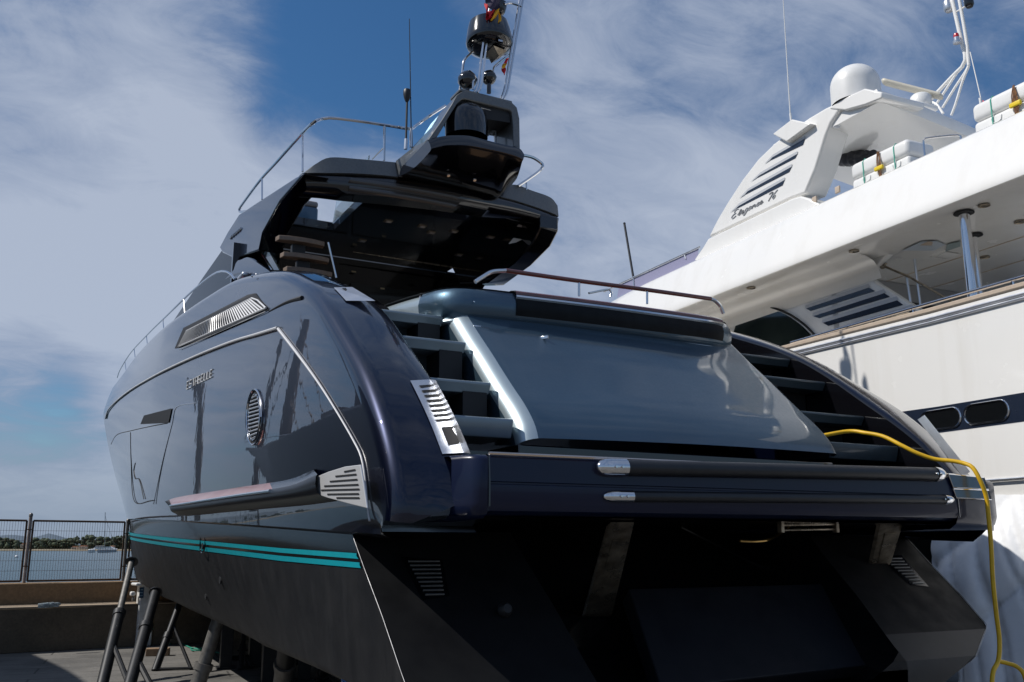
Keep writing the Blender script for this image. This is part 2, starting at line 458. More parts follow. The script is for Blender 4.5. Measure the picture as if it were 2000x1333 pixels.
ab.grid([[r[-1], V((r[-1].x+.10, r[-1].y, r[-1].z-.06)), V((XC, r[-1].y, r[-1].z-.42))] for r in lr])
ab.mirror(XC); taper(ab)
ab.build('hull_bottom', antif, yacht, smooth=50)
# thin pale edge where hull side meets transom
for sx in (1, -1):
    ed = []
    for k in range(24):
        z = zk(1.6)-.03+(zb(.6)-zk(1.6))*k/23*.99
        p = V((LX(Yaft(z), z)-.004, Yaft(z)-.004, z)); ed.append(p if sx == 1 else tz_(V((2*XC-p.x, p.y, p.z))))
    MB().tube(ed, .0025, 6).build('transom_edge', mat('pale_edge', (.45,.45,.46), .5, .3, noise=(9,(.12,.12,.13),.9,4)) if 'pale_edge' not in MATS else MATS['pale_edge'], yacht)
# stripes
def strip_on(f, top, bot, n=60):
    t = crom([f(*p) for p in top], n); b = crom([f(*p) for p in bot], n)
    return [[x, y] for x, y in zip(t, b)]
for a, b in (([(246,1041),(300,1047),(400,1057),(550,1071),(698,1081)], [(247,1045),(300,1053),(400,1064),(550,1080),(702,1092)]),
             ([(247,1049),(300,1057),(400,1069),(550,1086),(704,1099)], [(248,1053),(300,1063),(400,1077),(550,1096),(707,1110)])):
    def tab(P):
        T = sorted((p.y, p.z) for p in [onLow(x, y) for x, y in P[1:]]); (y0, z0), (y1, z1) = T[-2], T[-1]
        return T+[(21, z1+(z1-z0)/(y1-y0)*(21-y1))]
    ta, tb_ = tab(a), tab(b); rows_s = []
    for i in range(140):
        u = i/139; row_s = []
        for T, e in ((ta, 0), (ta, .5), (tb_, 1)):
            Ys = T[0][0]+(19.6-T[0][0])*u
            z = .5*(interp(ta, Ys)+interp(tb_, Ys)) if e == .5 else interp(T, Ys)
            row_s.append(V((LX(Ys, z)-.007, Ys, z)))
        rows_s.append(row_s)
    sb = MB(); sb.grid(rows_s)
    sb.build('waterline_stripe', teal, yacht, recalc=False)

podm = mat('pod_grey', (.004,.0043,.0052), .7, noise=(3,(.0075,.008,.009),.8,5), rvar=(5,.1), spec=.18)
# ---- transom (black, in the shade of the platform)
tb = MB()
zz_ = [2.05-.05*i for i in range(24)]
def ty(z, d=0): return Yaft(z)+d
def pan(x0, x1, z0, z1, d0, d1):                     # raked panel
    tb.face((x0, ty(z0, d0), z0), (x1, ty(z0, d0), z0), (x1, ty(z1, d1), z1), (x0, ty(z1, d1), z1))
for sgn in (0, 1):
    mx = (lambda x: x) if not sgn else (lambda x: 2*XC-x)
    lo = [V((mx(LX(Yaft(z), z)), Yaft(z), z)) for z in [2.12-.06*i_ for i_ in range(20)]]
    hi = [V((mx(1.30+.10*(2.1-z)), Yaft(z), z)) for z in [2.12-.06*i_ for i_ in range(20)]]
    inn = [V((mx(1.30+.10*(2.1-z)+.16), Yaft(z)+.9, z)) for z in [2.12-.06*i_ for i_ in range(20)]]
    tb.grid([hi, inn])
    tb.face(lo[-1], hi[-1], V((mx(1.5), 3.4, .62)), V((mx(.75), 3.4, .82)))
    pf_ = MB(); pf_.grid([[l.lerp(h, t) for l, h in zip(lo, hi)] for t in (0, .25, .5, .75, 1)]); taper(pf_)
    for i_, q_ in enumerate(pf_.f):
        if sgn and max(pf_.v[j_].z for j_ in q_) < 1.37: pf_.m[i_] = 1
    pf_.build('transom_pod_face', [podm, black], yacht, smooth=20)
tb.grid([[V((1.45, Yaft(z)+.88, z)), V((2*XC-1.45, Yaft(z)+.88, z))] for z in (2.2, 1.8, 1.4, 1.0, .6)])
taper(tb); tb.build('transom', gelblk, yacht, smooth=30)
# stern vents in the corner pods
for sgn in (0, 1):
    mx = (lambda x: x) if not sgn else (lambda x: 2*XC-x)
    g = MB()
    def tp(x, z, d): return V((mx(x), Yaft(z)-d, z))
    vo = [(.36,1.95),(.66,1.93),(.60,1.70),(.40,1.68)]
    g.face(*[tp(x, z, .006) for x, z in vo])
    fr = g.build('stern_vent', gelblk, yacht, smooth=0)
    s_ = MB()
    for k in range(9):
        z = 1.92-.026*k; a_ = .40+.004*k; b_ = .63-.008*k
        s_.tube([tp(a_, z, .012), tp(b_, z, .012)], .0065, 6)
    s_.build('louvre', graph, fr)
# trim plate / tender ramp hanging under the platform
rp = MB()
q = [onP(x, y, (0, .9, 1.55), (0, -.62, .5)) for x, y in [(1228,1150),(1688,1138),(1792,1288),(1292,1345)]]
rp.prism(q, V((0, .10, -.10))); rp.build('tender_ramp', mat('ramp_black', (.004,.005,.009), .65, noise=(3,(.006,.008,.012),.6,4), rvar=(6,.1), spec=.25), yacht, smooth=0, bevel=.012)
# lifting arms of the hydraulic platform
for (a0, a1, b0, b1) in (((1192,1020),(1240,1020),(1142,1200),(1196,1200)), ((1722,1013),(1767,1013),(1690,1160),(1722,1160))):
    A0 = onY(*a0, .45); A1 = onY(*a1, .45); B0 = onY(*b0, 1.35); B1 = onY(*b1, 1.35)
    arm = MB(); arm.prism([A0, A1, B1, B0], V((0, .05, -.02)))
    ao = arm.build('lift_arm', bronze, yacht, smooth=0, bevel=.006)
    pd = MB(); c1 = (A0*.82+B0*.18); c2 = A1*.82+B1*.18; e_1 = A0*.45+B0*.55; e_2 = A1*.45+B1*.55
    pd.prism([c1.lerp(c2, .25), c1.lerp(c2, .8), e_1.lerp(e_2, .8), e_1.lerp(e_2, .25)], V((0, -.012, 0)))
    pd.build('arm_plate', bronze, ao, smooth=0, bevel=.004)
# shackle bracket and brass pipe under the platform
br = MB()
for x in (1525, 1632):
    br.box(onY(x, 1030, .5), (.03, .05, .085))
br.tube([onY(1525, 1026, .5), onY(1632, 1024, .5)], .014, 8)
br.tube([onY(1525, 1036, .5), onY(1632, 1034, .5)], .010, 8)
br.build('platform_bracket', bronze, yacht, bevel=.004)
MB().tube(crom([onY(1445,1057,.9), onY(1475,1058,.9), onY(1505,1053,.9), onY(1540,1030,.6)], 14), .012, 8).build('hydraulic_pipe', mat('brass', (.55,.36,.12), .35, 1, noise=(9,(.3,.2,.08),.7,4)), yacht)
# underwater fitting on the port pod
MB().lathe([(0,.05),(.03,.05),(.045,.03),(.05,0)], onY(985,1192,.62), (0,-1,.3), 16).build('drain_fitting', black, yacht)
# recess frame moulded on the transom
fm = MB(); pts = [onY(x, y, 1.75) for x, y in [(1330,1030),(1495,1113),(1600,1113),(1645,1040)]]
fm.tube(pts, .014, 6); fm.build('transom_moulding', gelblk, yacht)

# ---- rub rail with slotted steel end plate
rtop = [onX(x, y, -.02) for x, y in [(612,918),(560,938),(470,952),(400,963),(345,972),(322,980)]]
rmid = [onX(x, y, -.13) for x, y in [(618,928),(560,951),(470,965),(400,976),(345,985),(322,989)]]
rlow = [onX(x, y, -.13) for x, y in [(620,966),(560,975),(470,985),(400,993),(345,999),(322,1000)]]
def toX(p, X): return V((X, p.y, p.z))
n = 40
T, M_, B_ = crom(rtop, n), crom(rmid, n), crom(rlow, n)
inX = [HX(p.y, p.z)+.03 for p in M_]
def fwdtaper(P, k): return [V((p.x+(.12*sstep(.93, 1, i/(n-1))), p.y, p.z)) for i, p in enumerate(P)]
M_ = fwdtaper(M_, 0); B_ = fwdtaper(B_, 0)
rail = MB()
rows = []
for i in range(n):
    h = M_[i].z-B_[i].z
    o = V((0, 0, 1))
    rows.append([V((inX[i], T[i].y, T[i].z+.012)), V((-.02+.0*h, T[i].y, T[i].z)), M_[i]+V((.006, 0, .004)), M_[i]+V((-.004, 0, -.012)),
                 M_[i].lerp(B_[i], .5)+V((-.012, 0, 0)), B_[i]+V((0, 0, .012)), B_[i]+V((.02, 0, -.006)), V((inX[i], B_[i].y, B_[i].z-.05))])
k0 = 7
tp_ = MB(); tp_.grid([r[0:3] for r in rows[k0:]])
rr_ = MB(); rr_.grid([r[2:8] for r in rows]); rr_.face(*rows[-1])
ro = rr_.build('rub_rail', [mat('rail_black', (.006,.006,.008), .3, noise=(4,(.01,.01,.012),.6,3), spec=.35)], yacht, smooth=50)
tp_.build('rail_cap', mat('rail_cap_varnish', (.42,.16,.12), .28, 0, .8, .05, noise=(3,(.55,.30,.26),.8,5)), ro, smooth=50)
hd = MB(); hd.grid([r[0:3] for r in rows[:k0+1]]); hd.build('rail_end_block', blackg, ro, smooth=50)
st = MB(); st.tube([r[3]+V((-.006, 0, 0)) for r in rows[k0:]], .016, 8); st.build('rail_strip', chrome, ro)
# end plate (steel, slotted)
def hp(x, y): return onX(x, y, -.105)
pl_o = [(612,934),(640,922),(672,912),(703,908),(710,950),(716,993),(680,984),(640,973),(620,966)]
pm = MB(); pm.prism([hp(*p) for p in pl_o], V((.014, 0, 0)))
po = pm.build('rail_end_plate', satin, ro, smooth=0, bevel=.004)
sl_ = MB()
for (xa, ya, xb, yb) in [(673,922,695,918),(656,931,697,927),(645,941,699,937),(634,950,701,947),(628,958,703,956),(640,966,702,965),(658,973,703,973)]:
    a_, b_ = hp(xa, ya), hp(xb, yb); d = V((-.004, 0, 0))
    u_ = (b_-a_).normalized(); h_ = V((0, 0, .0055))
    sl_.face(a_+d-h_, b_+d-h_, b_+d+h_, a_+d+h_)
sl_.build('slot', black, po, smooth=0)
# ---- chrome belt line, upper leg running down to the stern
b1 = crom([onHull(x, y, .018) for x, y in [(542,641),(500,654),(450,669),(380,697),(310,730),(255,762),(225,786),(211,802),(206,818)]], 60)
cb_ = MB(); cb_.tube(b1, .017, 8); ct = cb_.build('belt_trim', satin, yacht)
b2 = crom([onHull(x, y, .010) for x, y in [(542,641),(580,690),(620,745),(655,800),(690,860),(706,895),(714,945),(719,1000),(722,1018)]], 60)
cb2 = MB(); cb2.tube(b2, [.016-.009*sstep(0, .8, i/59) for i in range(60)], 8); cb2.build('quarter_trim', satin, ct)
# ---- long engine-room air intake
oh = lambda o: (lambda x, y: onHull(x, y, o))
def poly_mb(f, pts): m = MB(); m.face(*[f(*p) for p in pts]); return m
rec = poly_mb(oh(.006), [(341,681),(358,641),(484,576),(499,573),(524,606),(515,611),(350,680)])
ro_ = rec.build('air_intake', black, yacht, smooth=0)
gt_ = [(365,648),(487,587),(497,584),(501,585)]; gb_ = [(347,679),(505,607),(515,603),(519,600)]
f2 = oh(.018)
A = crom([f2(*p) for p in [(364,647),(430,614),(492,583)]], 41); B = crom([f2(*p) for p in [(348,678),(433,640),(519,602)]], 41)
gr = MB()
gr.tube(A+[f2(503,587), f2(519,602)]+list(reversed(B))+[A[0]], .011, 6)
for i in range(1, 40):
    a_, b_ = A[i], B[i]; gr.tube([a_, b_], .0115, 5, cap=False)
gr.build('intake_grille', satin, ro_)
dot = MB()
for i in range(34):
    pass
dot.tube([f2(350+i*5.1, 683-i*2.24) for i in range(34)], .005, 5); dot.build('grille_lip', satin, ro_)
# dark shut line that hooks up over the wing
gp = crom([onHull(x, y, .002) for x, y in [(525,609),(545,598),(565,589),(590,582)]], 16)
g2 = crom([onX(x, y, X) for x, y, X in [(590,582,.10),(606,578,.145),(622,576,.20),(637,578,.27)]], 8)
sh = MB(); sh.tube(gp, [.006+.014*i/15 for i in range(16)], 6); sh.build('shut_line', black, yacht)
# round steel air grille
c0 = onHull(496, 815, .01)
def ov(a, rx, ry, off): return onHull(496+rx*math.cos(a)-ry*math.sin(a)*-.06, 815+ry*math.sin(a)-rx*math.cos(a)*.25, off)
og = poly_mb(oh(.004), [(496+14*math.cos(a*.2618)+2*math.sin(a*.2618)*-1, 815+54*math.sin(a*.2618)) for a in range(24)])
oo = og.build('round_grille', black, yacht, smooth=0)
rg = MB(); rg.tube([onHull(496+14.5*math.cos(a*.1309)-2*math.sin(a*.1309), 815+54*math.sin(a*.1309), .012) for a in range(49)], .010, 6, cap=False)
rg.tube([onHull(496+11*math.cos(a*.1309)-2*math.sin(a*.1309), 815+45*math.sin(a*.1309), .012) for a in range(49)], .006, 6, cap=False)
rg.build('grille_ring', chrome, oo)
sg = MB()
for k in range(12):
    yy = -40+k*7.4; wx = 11*math.sqrt(max(0, 1-(yy/46)**2))
    sg.tube([onHull(496-wx-2*yy/54, 815+yy+3, .012), onHull(496+wx-2*yy/54, 815+yy-3, .012)], .0085, 6)
sg.build('grille_slats', steelw, oo)
# ---- name on the topsides: square-cut strokes
GL = {'E': [[(1,1),(0,1),(0,0),(1,0)],[(0,.5),(.85,.5)]], 'S': [[(1,1),(0,1),(0,.5),(1,.5),(1,0),(0,0)]], 'T': [[(0,1),(1,1)],[(.5,1),(.5,0)]],
      'A': [[(0,0),(0,1),(1,1),(1,0)],[(0,.45),(1,.45)]], 'B': [[(0,0),(0,1),(.9,1),(.9,.5),(0,.5)],[(.9,.5),(1,.45),(1,0),(0,0)]], 'L': [[(0,1),(0,0),(1,0)]]}
nm = MB(); word = 'ESTABELLE'
for k, chx in enumerate(word):
    u0 = k/len(word)
    for st_ in GL[chx]:
        P = []
        for gx, gy in st_:
            u_ = u0+gx*.078; x = 364.5+u_*51; ybase = 761-u_*25.5; P.append(onHull(x+gy*1.0, ybase-gy*14.5, .008))
        nm.tube(P, .0085, 5)
nm.build('name_lettering', white, yacht, smooth=0)
# ---- forward hull: slot window, boarding door outline, facet line
wn = MB(); wn.grid([[onHull(274+(329-274)*t, 829-3*t, .012), onHull(277.5+(332-277.5)*t, 820.5-8.5*t, .012), onHull(281+(335-281)*t, 812-14*t, .012)] for t in [i/12 for i in range(13)]]); wn.build('hull_window', black, yacht, smooth=0)
ln = MB()
for P in ([(217,868),(228,850),(255,842),(300,832),(327,827)], [(255,845),(256,900),(262,978),(298,978)], [(264,905),(261,920),(264,935),(272,938),(281,975)]):
    ln.tube(crom([onHull(x, y, 0) for x, y in P], 24), .008, 5)
ln.build('hull_door_seam', black, yacht)
fc = MB(); fc.tube(crom([onHull(x, y, .0) for x, y in [(384,787),(345,796),(336,830),(318,900),(300,985)]], 40), .006, 5); fc.build('facet_seam', steelw, yacht)
# through-hull fittings
th = MB()
for x, y, rx in ((396,1062,.16),):
    p = onLow(x, y, .01); th.tube([p+V((0, rx*math.cos(a*.3927), .11*math.sin(a*.3927))) for a in range(17)], .010, 6, cap=False)
th.build('thruster_ring', gelblk, yacht)
for x, y in ((431,1132), (403,1164), (397,1064)):
    MB().lathe([(0,.012),(.05,.012),(.06,0)], onLow(x, y, .0), (-1,0,0), 16).build('hull_outlet', black, yacht)

# ---- polished vent plates let into the quarter wings, and fairlead plates above
def mirrored(m, name, mt_, par, **k):
    c = MB(); c.v = [V((2*XC-p.x, p.y, p.z)) for p in m.v]; c.f = [tuple(reversed(q)) for q in m.f]; c.m = list(m.m); return c.build(name, mt_, par, **k)
def wing_pt(x, y, off=.010):
    # intersect the sight line with the wing's crown between the two edges
    best = None
    for i in range(len(rows_w)-1):
        r0, r1 = rows_w[i], rows_w[i+1]
        for j in range(22, 33):
            a, b, c, d = r0[j], r0[j+1], r1[j+1], r1[j]
            for tri in ((a,b,c),(a,c,d)):
                n = (tri[1]-tri[0]).cross(tri[2]-tri[0])
                if n.length < 1e-9: continue
                n.normalize(); dr = ray(x, y); dn = dr.dot(n)
                if abs(dn) < 1e-6: continue
                t = (tri[0]-CAM).dot(n)/dn
                if t <= 0: continue
                p = CAM+dr*t
                from mathutils.geometry import intersect_point_tri
                if intersect_point_tri(p, *tri) is None: continue
                if best is None or t < best[0]:
                    if n.dot(dr) > 0: n = -n
                    best = (t, p+n*off)
    return best[1] if best else onX(x, y, .4)
rows_w = hb_rows
lp = MB(); qt = [(801,746),(851,743)]; qb = [(864,889),(919,886)]
nu, nv = 4, 22
G = [[wing_pt(qt[0][0]*(1-v)*(1-u)+qt[1][0]*(1-v)*u+qb[0][0]*v*(1-u)+qb[1][0]*v*u+3*math.sin(math.pi*v)*1, qt[0][1]*(1-v)*(1-u)+qt[1][1]*(1-v)*u+qb[0][1]*v*(1-u)+qb[1][1]*v*u) for u in [i/nu for i in range(nu+1)]] for v in [j/nv for j in range(nv+1)]]
lp.grid(G); lpo = lp.build('quarter_vent_plate', steelw, yacht); sp_ = MB(); sp_.face(*[onX(x, y, 5.075) for x, y in [(1792,820),(1806,811),(1850,866),(1895,922),(1880,931),(1838,876)]]); lpm = sp_.build('quarter_vent_plate', steelw, yacht, smooth=0)
ls = MB()
for k in range(8):
    v = .09+.066*k
    pr = []
    for (u, dv) in ((.22, -.012), (.80, -.014), (.84, .014), (.26, .016)):
        vv = v+dv
        pr.append(wing_pt(qt[0][0]*(1-vv)*(1-u)+qt[1][0]*(1-vv)*u+qb[0][0]*vv*(1-u)+qb[1][0]*vv*u+3*math.sin(math.pi*vv), qt[0][1]*(1-vv)*(1-u)+qt[1][1]*(1-vv)*u+qb[0][1]*vv*(1-u)+qb[1][1]*vv*u, .014))
    ls.face(*pr)
ls.face(*[wing_pt(x, y, .014) for x, y in [(861,838),(889,835),(903,869),(875,872)]])
ls.build('vent_slot', black, lpo, smooth=0)
up_ = MB(); up_.face(*[wing_pt(x, y) for x, y in [(652,564),(688,561),(733,588),(676,590)]])
upo = up_.build('fairlead_plate', steelw, yacht, smooth=0); pass
us = MB(); us.face(*[wing_pt(x, y, .022) for x, y in [(667,568),(686,566),(702,580),(684,581)]]); us.build('fairlead_opening', black, upo, smooth=0)

# ---- swim platform between the wings
pf = MB()
XL, XR = .505, 4.695
prof = [(.9,2.56),(.02,2.565),(0,2.555),(-.012,2.54),(-.015,2.40),(-.006,2.395),(-.006,2.385),(-.016,2.38),(-.02,2.27),(0,2.225),(.06,2.20),(.9,2.20)]
pf.grid([[V((x, y-.02*math.sin(math.pi*(x-XL)/(XR-XL)), z+.02*(x-XL)/(XR-XL))) for y, z in prof] for x in [XL+(XR-XL)*i/30 for i in range(31)]])
pfo = pf.build('swim_platform', navyp, yacht, smooth=30)
#                                            outer corner blocks under the wings
for xs in ([(4.705,0),(4.95,0),(5.12,.01),(5.24,.04),(5.32,.10),(5.37,.2),(5.39,.35)],):
    cp = MB(); cp.grid([[V((x, y+dy, z)) for y, z in [(.6,2.555),(.03,2.56),(.005,2.545),(-.005,2.52),(-.005,2.40),(-.005,2.26),(.02,2.20),(.08,2.16),(.8,2.15)]] for x, dy in xs])
    cp.build('platform_corner', navyp, pfo, smooth=40)
ub = MB(); ub.grid([[V((x, y, 2.195)) for y in (.08, 2.4)] for x in (.25, 5.3)]); ub.build('platform_underside', gelblk, pfo, smooth=0)
tr_ = MB(); tr_.tube([V((x, -.008-.02*math.sin(math.pi*(x-XL)/(XR-XL)), 2.566+.02*(x-XL)/(XR-XL))) for x in [XL+(XR-XL)*i/20 for i in range(21)]], .0105, 6); tr_.build('platform_trim', mat('trim_bronze', (.75,.62,.52), .22, 1), pfo)
for x in (XL-.004, XR+.004):
    MB().tube([V((x, -.012, 2.555)), V((x, -.022, 2.40)), V((x, -.022, 2.25))], .005, 6).build('platform_seam', blackg, pfo)
# fender rolls
for a, b, r_, yo in (((1175,913),(1838,927),.052,-.045), ((1188,970),(1856,976),.036,-.04)):
    A = onY(*a, yo); B = onY(*b, yo); d = (B-A).normalized()
    fn = MB(); fn.tube([A+d*.16]+[A.lerp(B, t) + V((0,-.02*math.sin(math.pi*t),0)) for t in [.1+.08*i for i in range(11)]]+[B-d*.02], r_, 16)
    fo = fn.build('fender_roll', rubber, yacht)
    rp_ = r_*1.1
    for p, s in ((A, 1), (B, -1)):
        L_ = .16 if s == 1 else .06
        cpn = MB(); cpn.lathe([(0,-.06),(rp_*.35,-.055),(rp_*.7,-.035),(rp_*.95,0),(rp_*1.02,.04),(rp_*1.02,L_)], p+d*s*.02, d*s, 16)
        cpn.lathe([(0,.012),(.008,.012),(.01,0)], p+d*s*.07+V((0,-rp_,0.0)), (0,-1,0), 8)
        cpn.lathe([(0,.012),(.008,.012),(.01,0)], p+d*s*.12+V((0,-rp_,0.0)), (0,-1,0), 8)
        cpn.build('fender_cap', chrome, fo)
# starboard corner: hinged locker lid
cf_ = MB(); cf_.grid([[V((x, y+dy, z)) for y, z in [(.5,2.558),(.03,2.56),(.0,2.548),(-.012,2.53),(-.014,2.40),(-.014,2.27),(.006,2.21),(.06,2.18),(.5,2.17)]] for x, dy in [(.34,.19),(.375,.11),(.405,.05),(.435,.012),(.465,.002),(.498,.0)]]); cf_.build('platform_corner', navyp, pfo, smooth=60)
lk = MB(); yk = -.03
lk.face(*[onY(x, y, yk) for x, y in [(1852,926),(1922,933),(1930,956),(1862,953)]])
lk.face(*[onY(x, y, yk) for x, y in [(1864,957),(1931,960),(1936,975),(1868,972)]])
lk.build('corner_locker_lid', slate, pfo, smooth=0)
lf = MB(); lf.tube([onY(x, y, yk-.002) for x, y in [(1852,926),(1922,933),(1930,956),(1862,953),(1852,926)]], .005, 5, cap=False)
lf.tube([onY(x, y, yk-.002) for x, y in [(1862,955),(1931,958),(1936,976),(1868,973),(1862,955)]], .005, 5, cap=False); lf.build('locker_frame', chrome, pfo)
# ---- boarding steps each side of the garage
DOORP = [(2.06,4.00),(1.97,3.92),(1.75,3.72),(1.52,3.52),(1.30,3.32),(1.12,3.16),(.98,3.04),(.87,2.93),(.80,2.84),(.765,2.76)]
dpr = [(p.y, p.z) for p in crom([V((0, a, b)) for a, b in DOORP], 40)]
DL, DR = 1.15, 4.26
STEPS = [(2.03,3.95,.085,.55),(1.57,3.635,.09,.52),(1.12,3.235,.09,.52),(.76,2.915,.14,.50)]
for sgn in (0, 1):
    x0, x1 = (.50, DL-.035) if not sgn else (DR-.02, 5.08)
    for k, (ny, nz, th_, dp) in enumerate(STEPS):
        m = MB(); ny += .065
        e0 = .0
        pr = [(ny+.02,nz),(ny+.004,nz-.006),(ny-.0,nz-.022),(ny+.03,nz-th_+.02),(ny+.04,nz-th_),(ny+dp,nz-th_),(ny+dp,nz)]
        m.prism([V((x0, y, z)) for y, z in pr], V((x1-x0, 0, 0)))
        s_ = m.build('boarding_step', step_ if not sgn else riser_, yacht, smooth=35, bevel=.006)  # starboard treads coloured dark for the shade they lie in
        if k < 3:
            r_ = MB(); nb = STEPS[k+1][1]
            r_.box(((x0+x1)/2, ny+.30, (nz-th_+nb)/2), (x1-x0-.004, .03, nz-th_-nb+.02)); r_.build('step_riser', riser_ if not sgn else black, s_)  # starboard risers black, shade put into the colour
            p_ = MB(); xx = x1-.12 if not sgn else x0+.12
            p_.box((xx, ny+.16, (nz-th_+nb)/2), (.20, .26, nz-th_-nb+.02)); p_.build('step_support_shade', black, s_)  # black block painted for the dark shadow below the tread
# dark tunnel walls of the stairwells
kw = MB(); kw.box(((.5+DL)/2, 3.1, 3.4), (DL-.5, .05, 1.5)); kw.build('stairwell_panel', blackg, yacht)
kw = MB(); kw.box(((DR+5.1)/2, 3.1, 3.4), (.9, .05, 1.5)); kw.build('stairwell_panel', blackg, yacht)
kw = MB(); kw.box((.70, 1.45, 2.62), (.45, 1.6, .06)); kw.build('stairwell_panel', blackg, yacht)
kw = MB(); kw.box((4.68, 1.45, 2.62), (.85, 1.6, .06)); kw.build('stairwell_panel', blackg, yacht)
for q_ in (0,):
    pass
# ---- garage door: one big crowned panel with rounded edges
gd = MB(); rows = []
def dn(i):
    a, b = dpr[max(0, i-1)], dpr[min(len(dpr)-1, i+1)]; t = V((0, b[0]-a[0], b[1]-a[1])).normalized(); return V((0, t.z, -t.y))
for i in range(len(dpr)):
    y, z = dpr[i]; n = dn(i)
    if n.y > 0: n = -n
    row = [V((DL, y+.42, z-.0)), V((DL, y, z))-n*.10]
    for j in range(1, 7):
        a = math.pi/2*j/6; row.append(V((DL+.16*(1-math.cos(a)), y, z))+n*(.135*math.sin(a)-.10))
    for j in range(1, 20):
        s = j/20; x = DL+.16+(DR-DL-.22)*s
        row.append(V((x, y, z))+n*(.035*(1-s)+.03*math.sin(math.pi*s)))
    for j in range(0, 7):
        a = math.pi/2*j/6; row.append(V((DR-.06+.06*math.sin(a), y, z))+n*(.055*math.cos(a)-.055))
    row.append(V((DR, y+.42, z)))
    rows.append(row)
rows = [[V((p.x, p.y, p.z+.045*(p.x-DL)/(DR-DL))) for p in r] for r in rows]
gd.grid(rows)
nr_ = len(rows[0])-1
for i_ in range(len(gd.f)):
    if i_ % nr_ in (1,2,3,4,5): gd.m[i_] = 1  # pale silver painted along the left bevel as its highlight
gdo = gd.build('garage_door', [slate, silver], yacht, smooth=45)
lh = MB()
def ondoor(x, y, off=.012):
    p = onP(x, y, (2.6, 1.52, 3.52), (0, -.67, .74)); return p
MB().box(onP(1061,660,(2.6,1.78,3.83),(0,-.67,.74)), (.016, .10, .03), rz=.5).build('lock_lever', chrome, gdo, bevel=.004)
MB().box(onP(932,638,(2.6,1.86,3.86),(0,-.67,.74)), (.07, .02, .014)).build('lock_pin', chrome, gdo, bevel=.004)
sill = MB(); sill.box((2.68, 1.05, 2.66), (3.08, .5, .14)); sill.build('door_sill', blackg, yacht, bevel=.01)

# ---- sunpad coaming above the garage door
def sweep(path, prof):
    rows = []
    for i, p in enumerate(path):
        a, b = path[max(0, i-1)], path[min(len(path)-1, i+1)]; t = (b-a).normalized(); n = V((t.y, -t.x, 0))
        if i == 0 or True: pass
        rows.append([V((p.x, p.y, 0))+n*d+V((0, 0, z+p.z)) for d, z in prof])
    return rows
path = crom([V((1.08,3.9,.20)),V((1.07,3.0,.10)),V((1.07,2.45,.03)),V((1.10,2.15,.0)),V((1.20,2.0,-.01)),V((1.38,1.95,-.01)),V((1.7,1.935,-.005)),V((2.65,1.90,.0)),V((3.7,1.92,.01)),V((4.0,1.95,.01)),V((4.18,2.03,.01)),V((4.26,2.2,.02)),V((4.28,2.6,.05)),V((4.27,3.9,.2))], 90)
CP = [(-.04,3.905),(.0,3.925),(.03,3.965),(.045,4.03),(.05,4.08),(.035,4.145),(.005,4.19),(-.05,4.215),(-.12,4.225)]
front = [p for p in path if p.y < 2.45]; side = [p for p in path if p.y >= 2.4 and p.x < 2]; sid2 = [p for p in path if p.y >= 2.4 and p.x > 2]
so_ = MB(); so_.grid(sweep(front, [(d, z) for d, z in CP])); sp = so_.build('sunpad_coaming', slate, yacht, smooth=60)
mid = [p for p in path if 1.68 < p.x < 4.02 and p.y < 2.0]
for sd_ in (side, sid2):
    m = MB(); m.grid(sweep(sd_, [(d-.02, z-.012) for d, z in CP])); m.build('coaming_side', silver, sp, smooth=60)
rc = MB(); rc.grid(sweep(mid, [(.036,3.985),(.0515,4.03),(.0565,4.08),(.044,4.135)])); rc.build('coaming_recess_shade', mat('recess_shade_black', (.004,.005,.007), .5, spec=.15, noise=(4,(.014,.018,.02),.6,3)), sp)  # black band on the surface, painted for the recess's shadow gap
st_ = MB(); st_.grid(sweep(mid, [(.046,4.136),(.058,4.15),(.056,4.166),(.036,4.172)])); st_.build('coaming_strip', chrome, sp)
lp_ = MB(); mid2 = [p for p in path if p.y < 2.3]; lp_.grid(sweep(mid2, [(-.06,3.885),(.012,3.89),(.02,3.905),(.012,3.922),(-.03,3.93)])); lp_.build('coaming_lip', silver, sp)
tk = MB(); tk.grid(sweep(mid, [(.045,4.174),(.046,4.198),(.03,4.212),(-.06,4.232),(-.22,4.238)])); tk.build('mahogany_trim', mahog, sp)
dk = MB(); dk.grid([[p+V((0,0,4.205)) , V((2.68, max(p.y, 2.2)+.02, 4.26+p.z*.9))] for p in path]); dk.build('sunpad', mat('sunpad_fabric', (.10,.10,.11), .8, noise=(20,(.07,.07,.08),.8,4)), sp)
pc = MB(); pc.tube([V((1.06-.02, 2.42, 3.92)), V((1.05, 2.44, 4.05)), V((1.06, 2.5, 4.20)), V((1.12, 2.62, 4.27))], .010, 6); pc.build('panel_gap', steelw, sp)
# rail over the sunpad: steel ends, mahogany bar
Yr = 1.98
bar = [onY(x, y, Yr) for x, y in [(988,529),(1130,549),(1260,566),(1388,584)]]
rb = MB(); rb.tube(crom(bar, 14), .021, 10); rbo = rb.build('sunpad_rail', mahog, sp)
for P in ([(928,551),(945,540),(962,531),(988,529)], [(1388,584),(1398,589),(1407,599),(1413,613)]):
    m = MB(); m.tube(crom([onY(x, y, Yr) for x, y in P], 14), .0185, 10); m.build('rail_end', chrome, rbo)
for x, ya, yb in ((1131,550,577), (1264,567,592)):
    m = MB(); m.tube([onY(x, ya, Yr), onY(x, yb+2, Yr)], .011, 8); m.build('rail_post', chrome, rbo)
m = MB(); m.tube(crom([onY(x, y, 2.9) for x, y in [(1150,573),(1192,566),(1192,580)]], 8), .012, 8); m.build('rail_post', chrome, rbo)
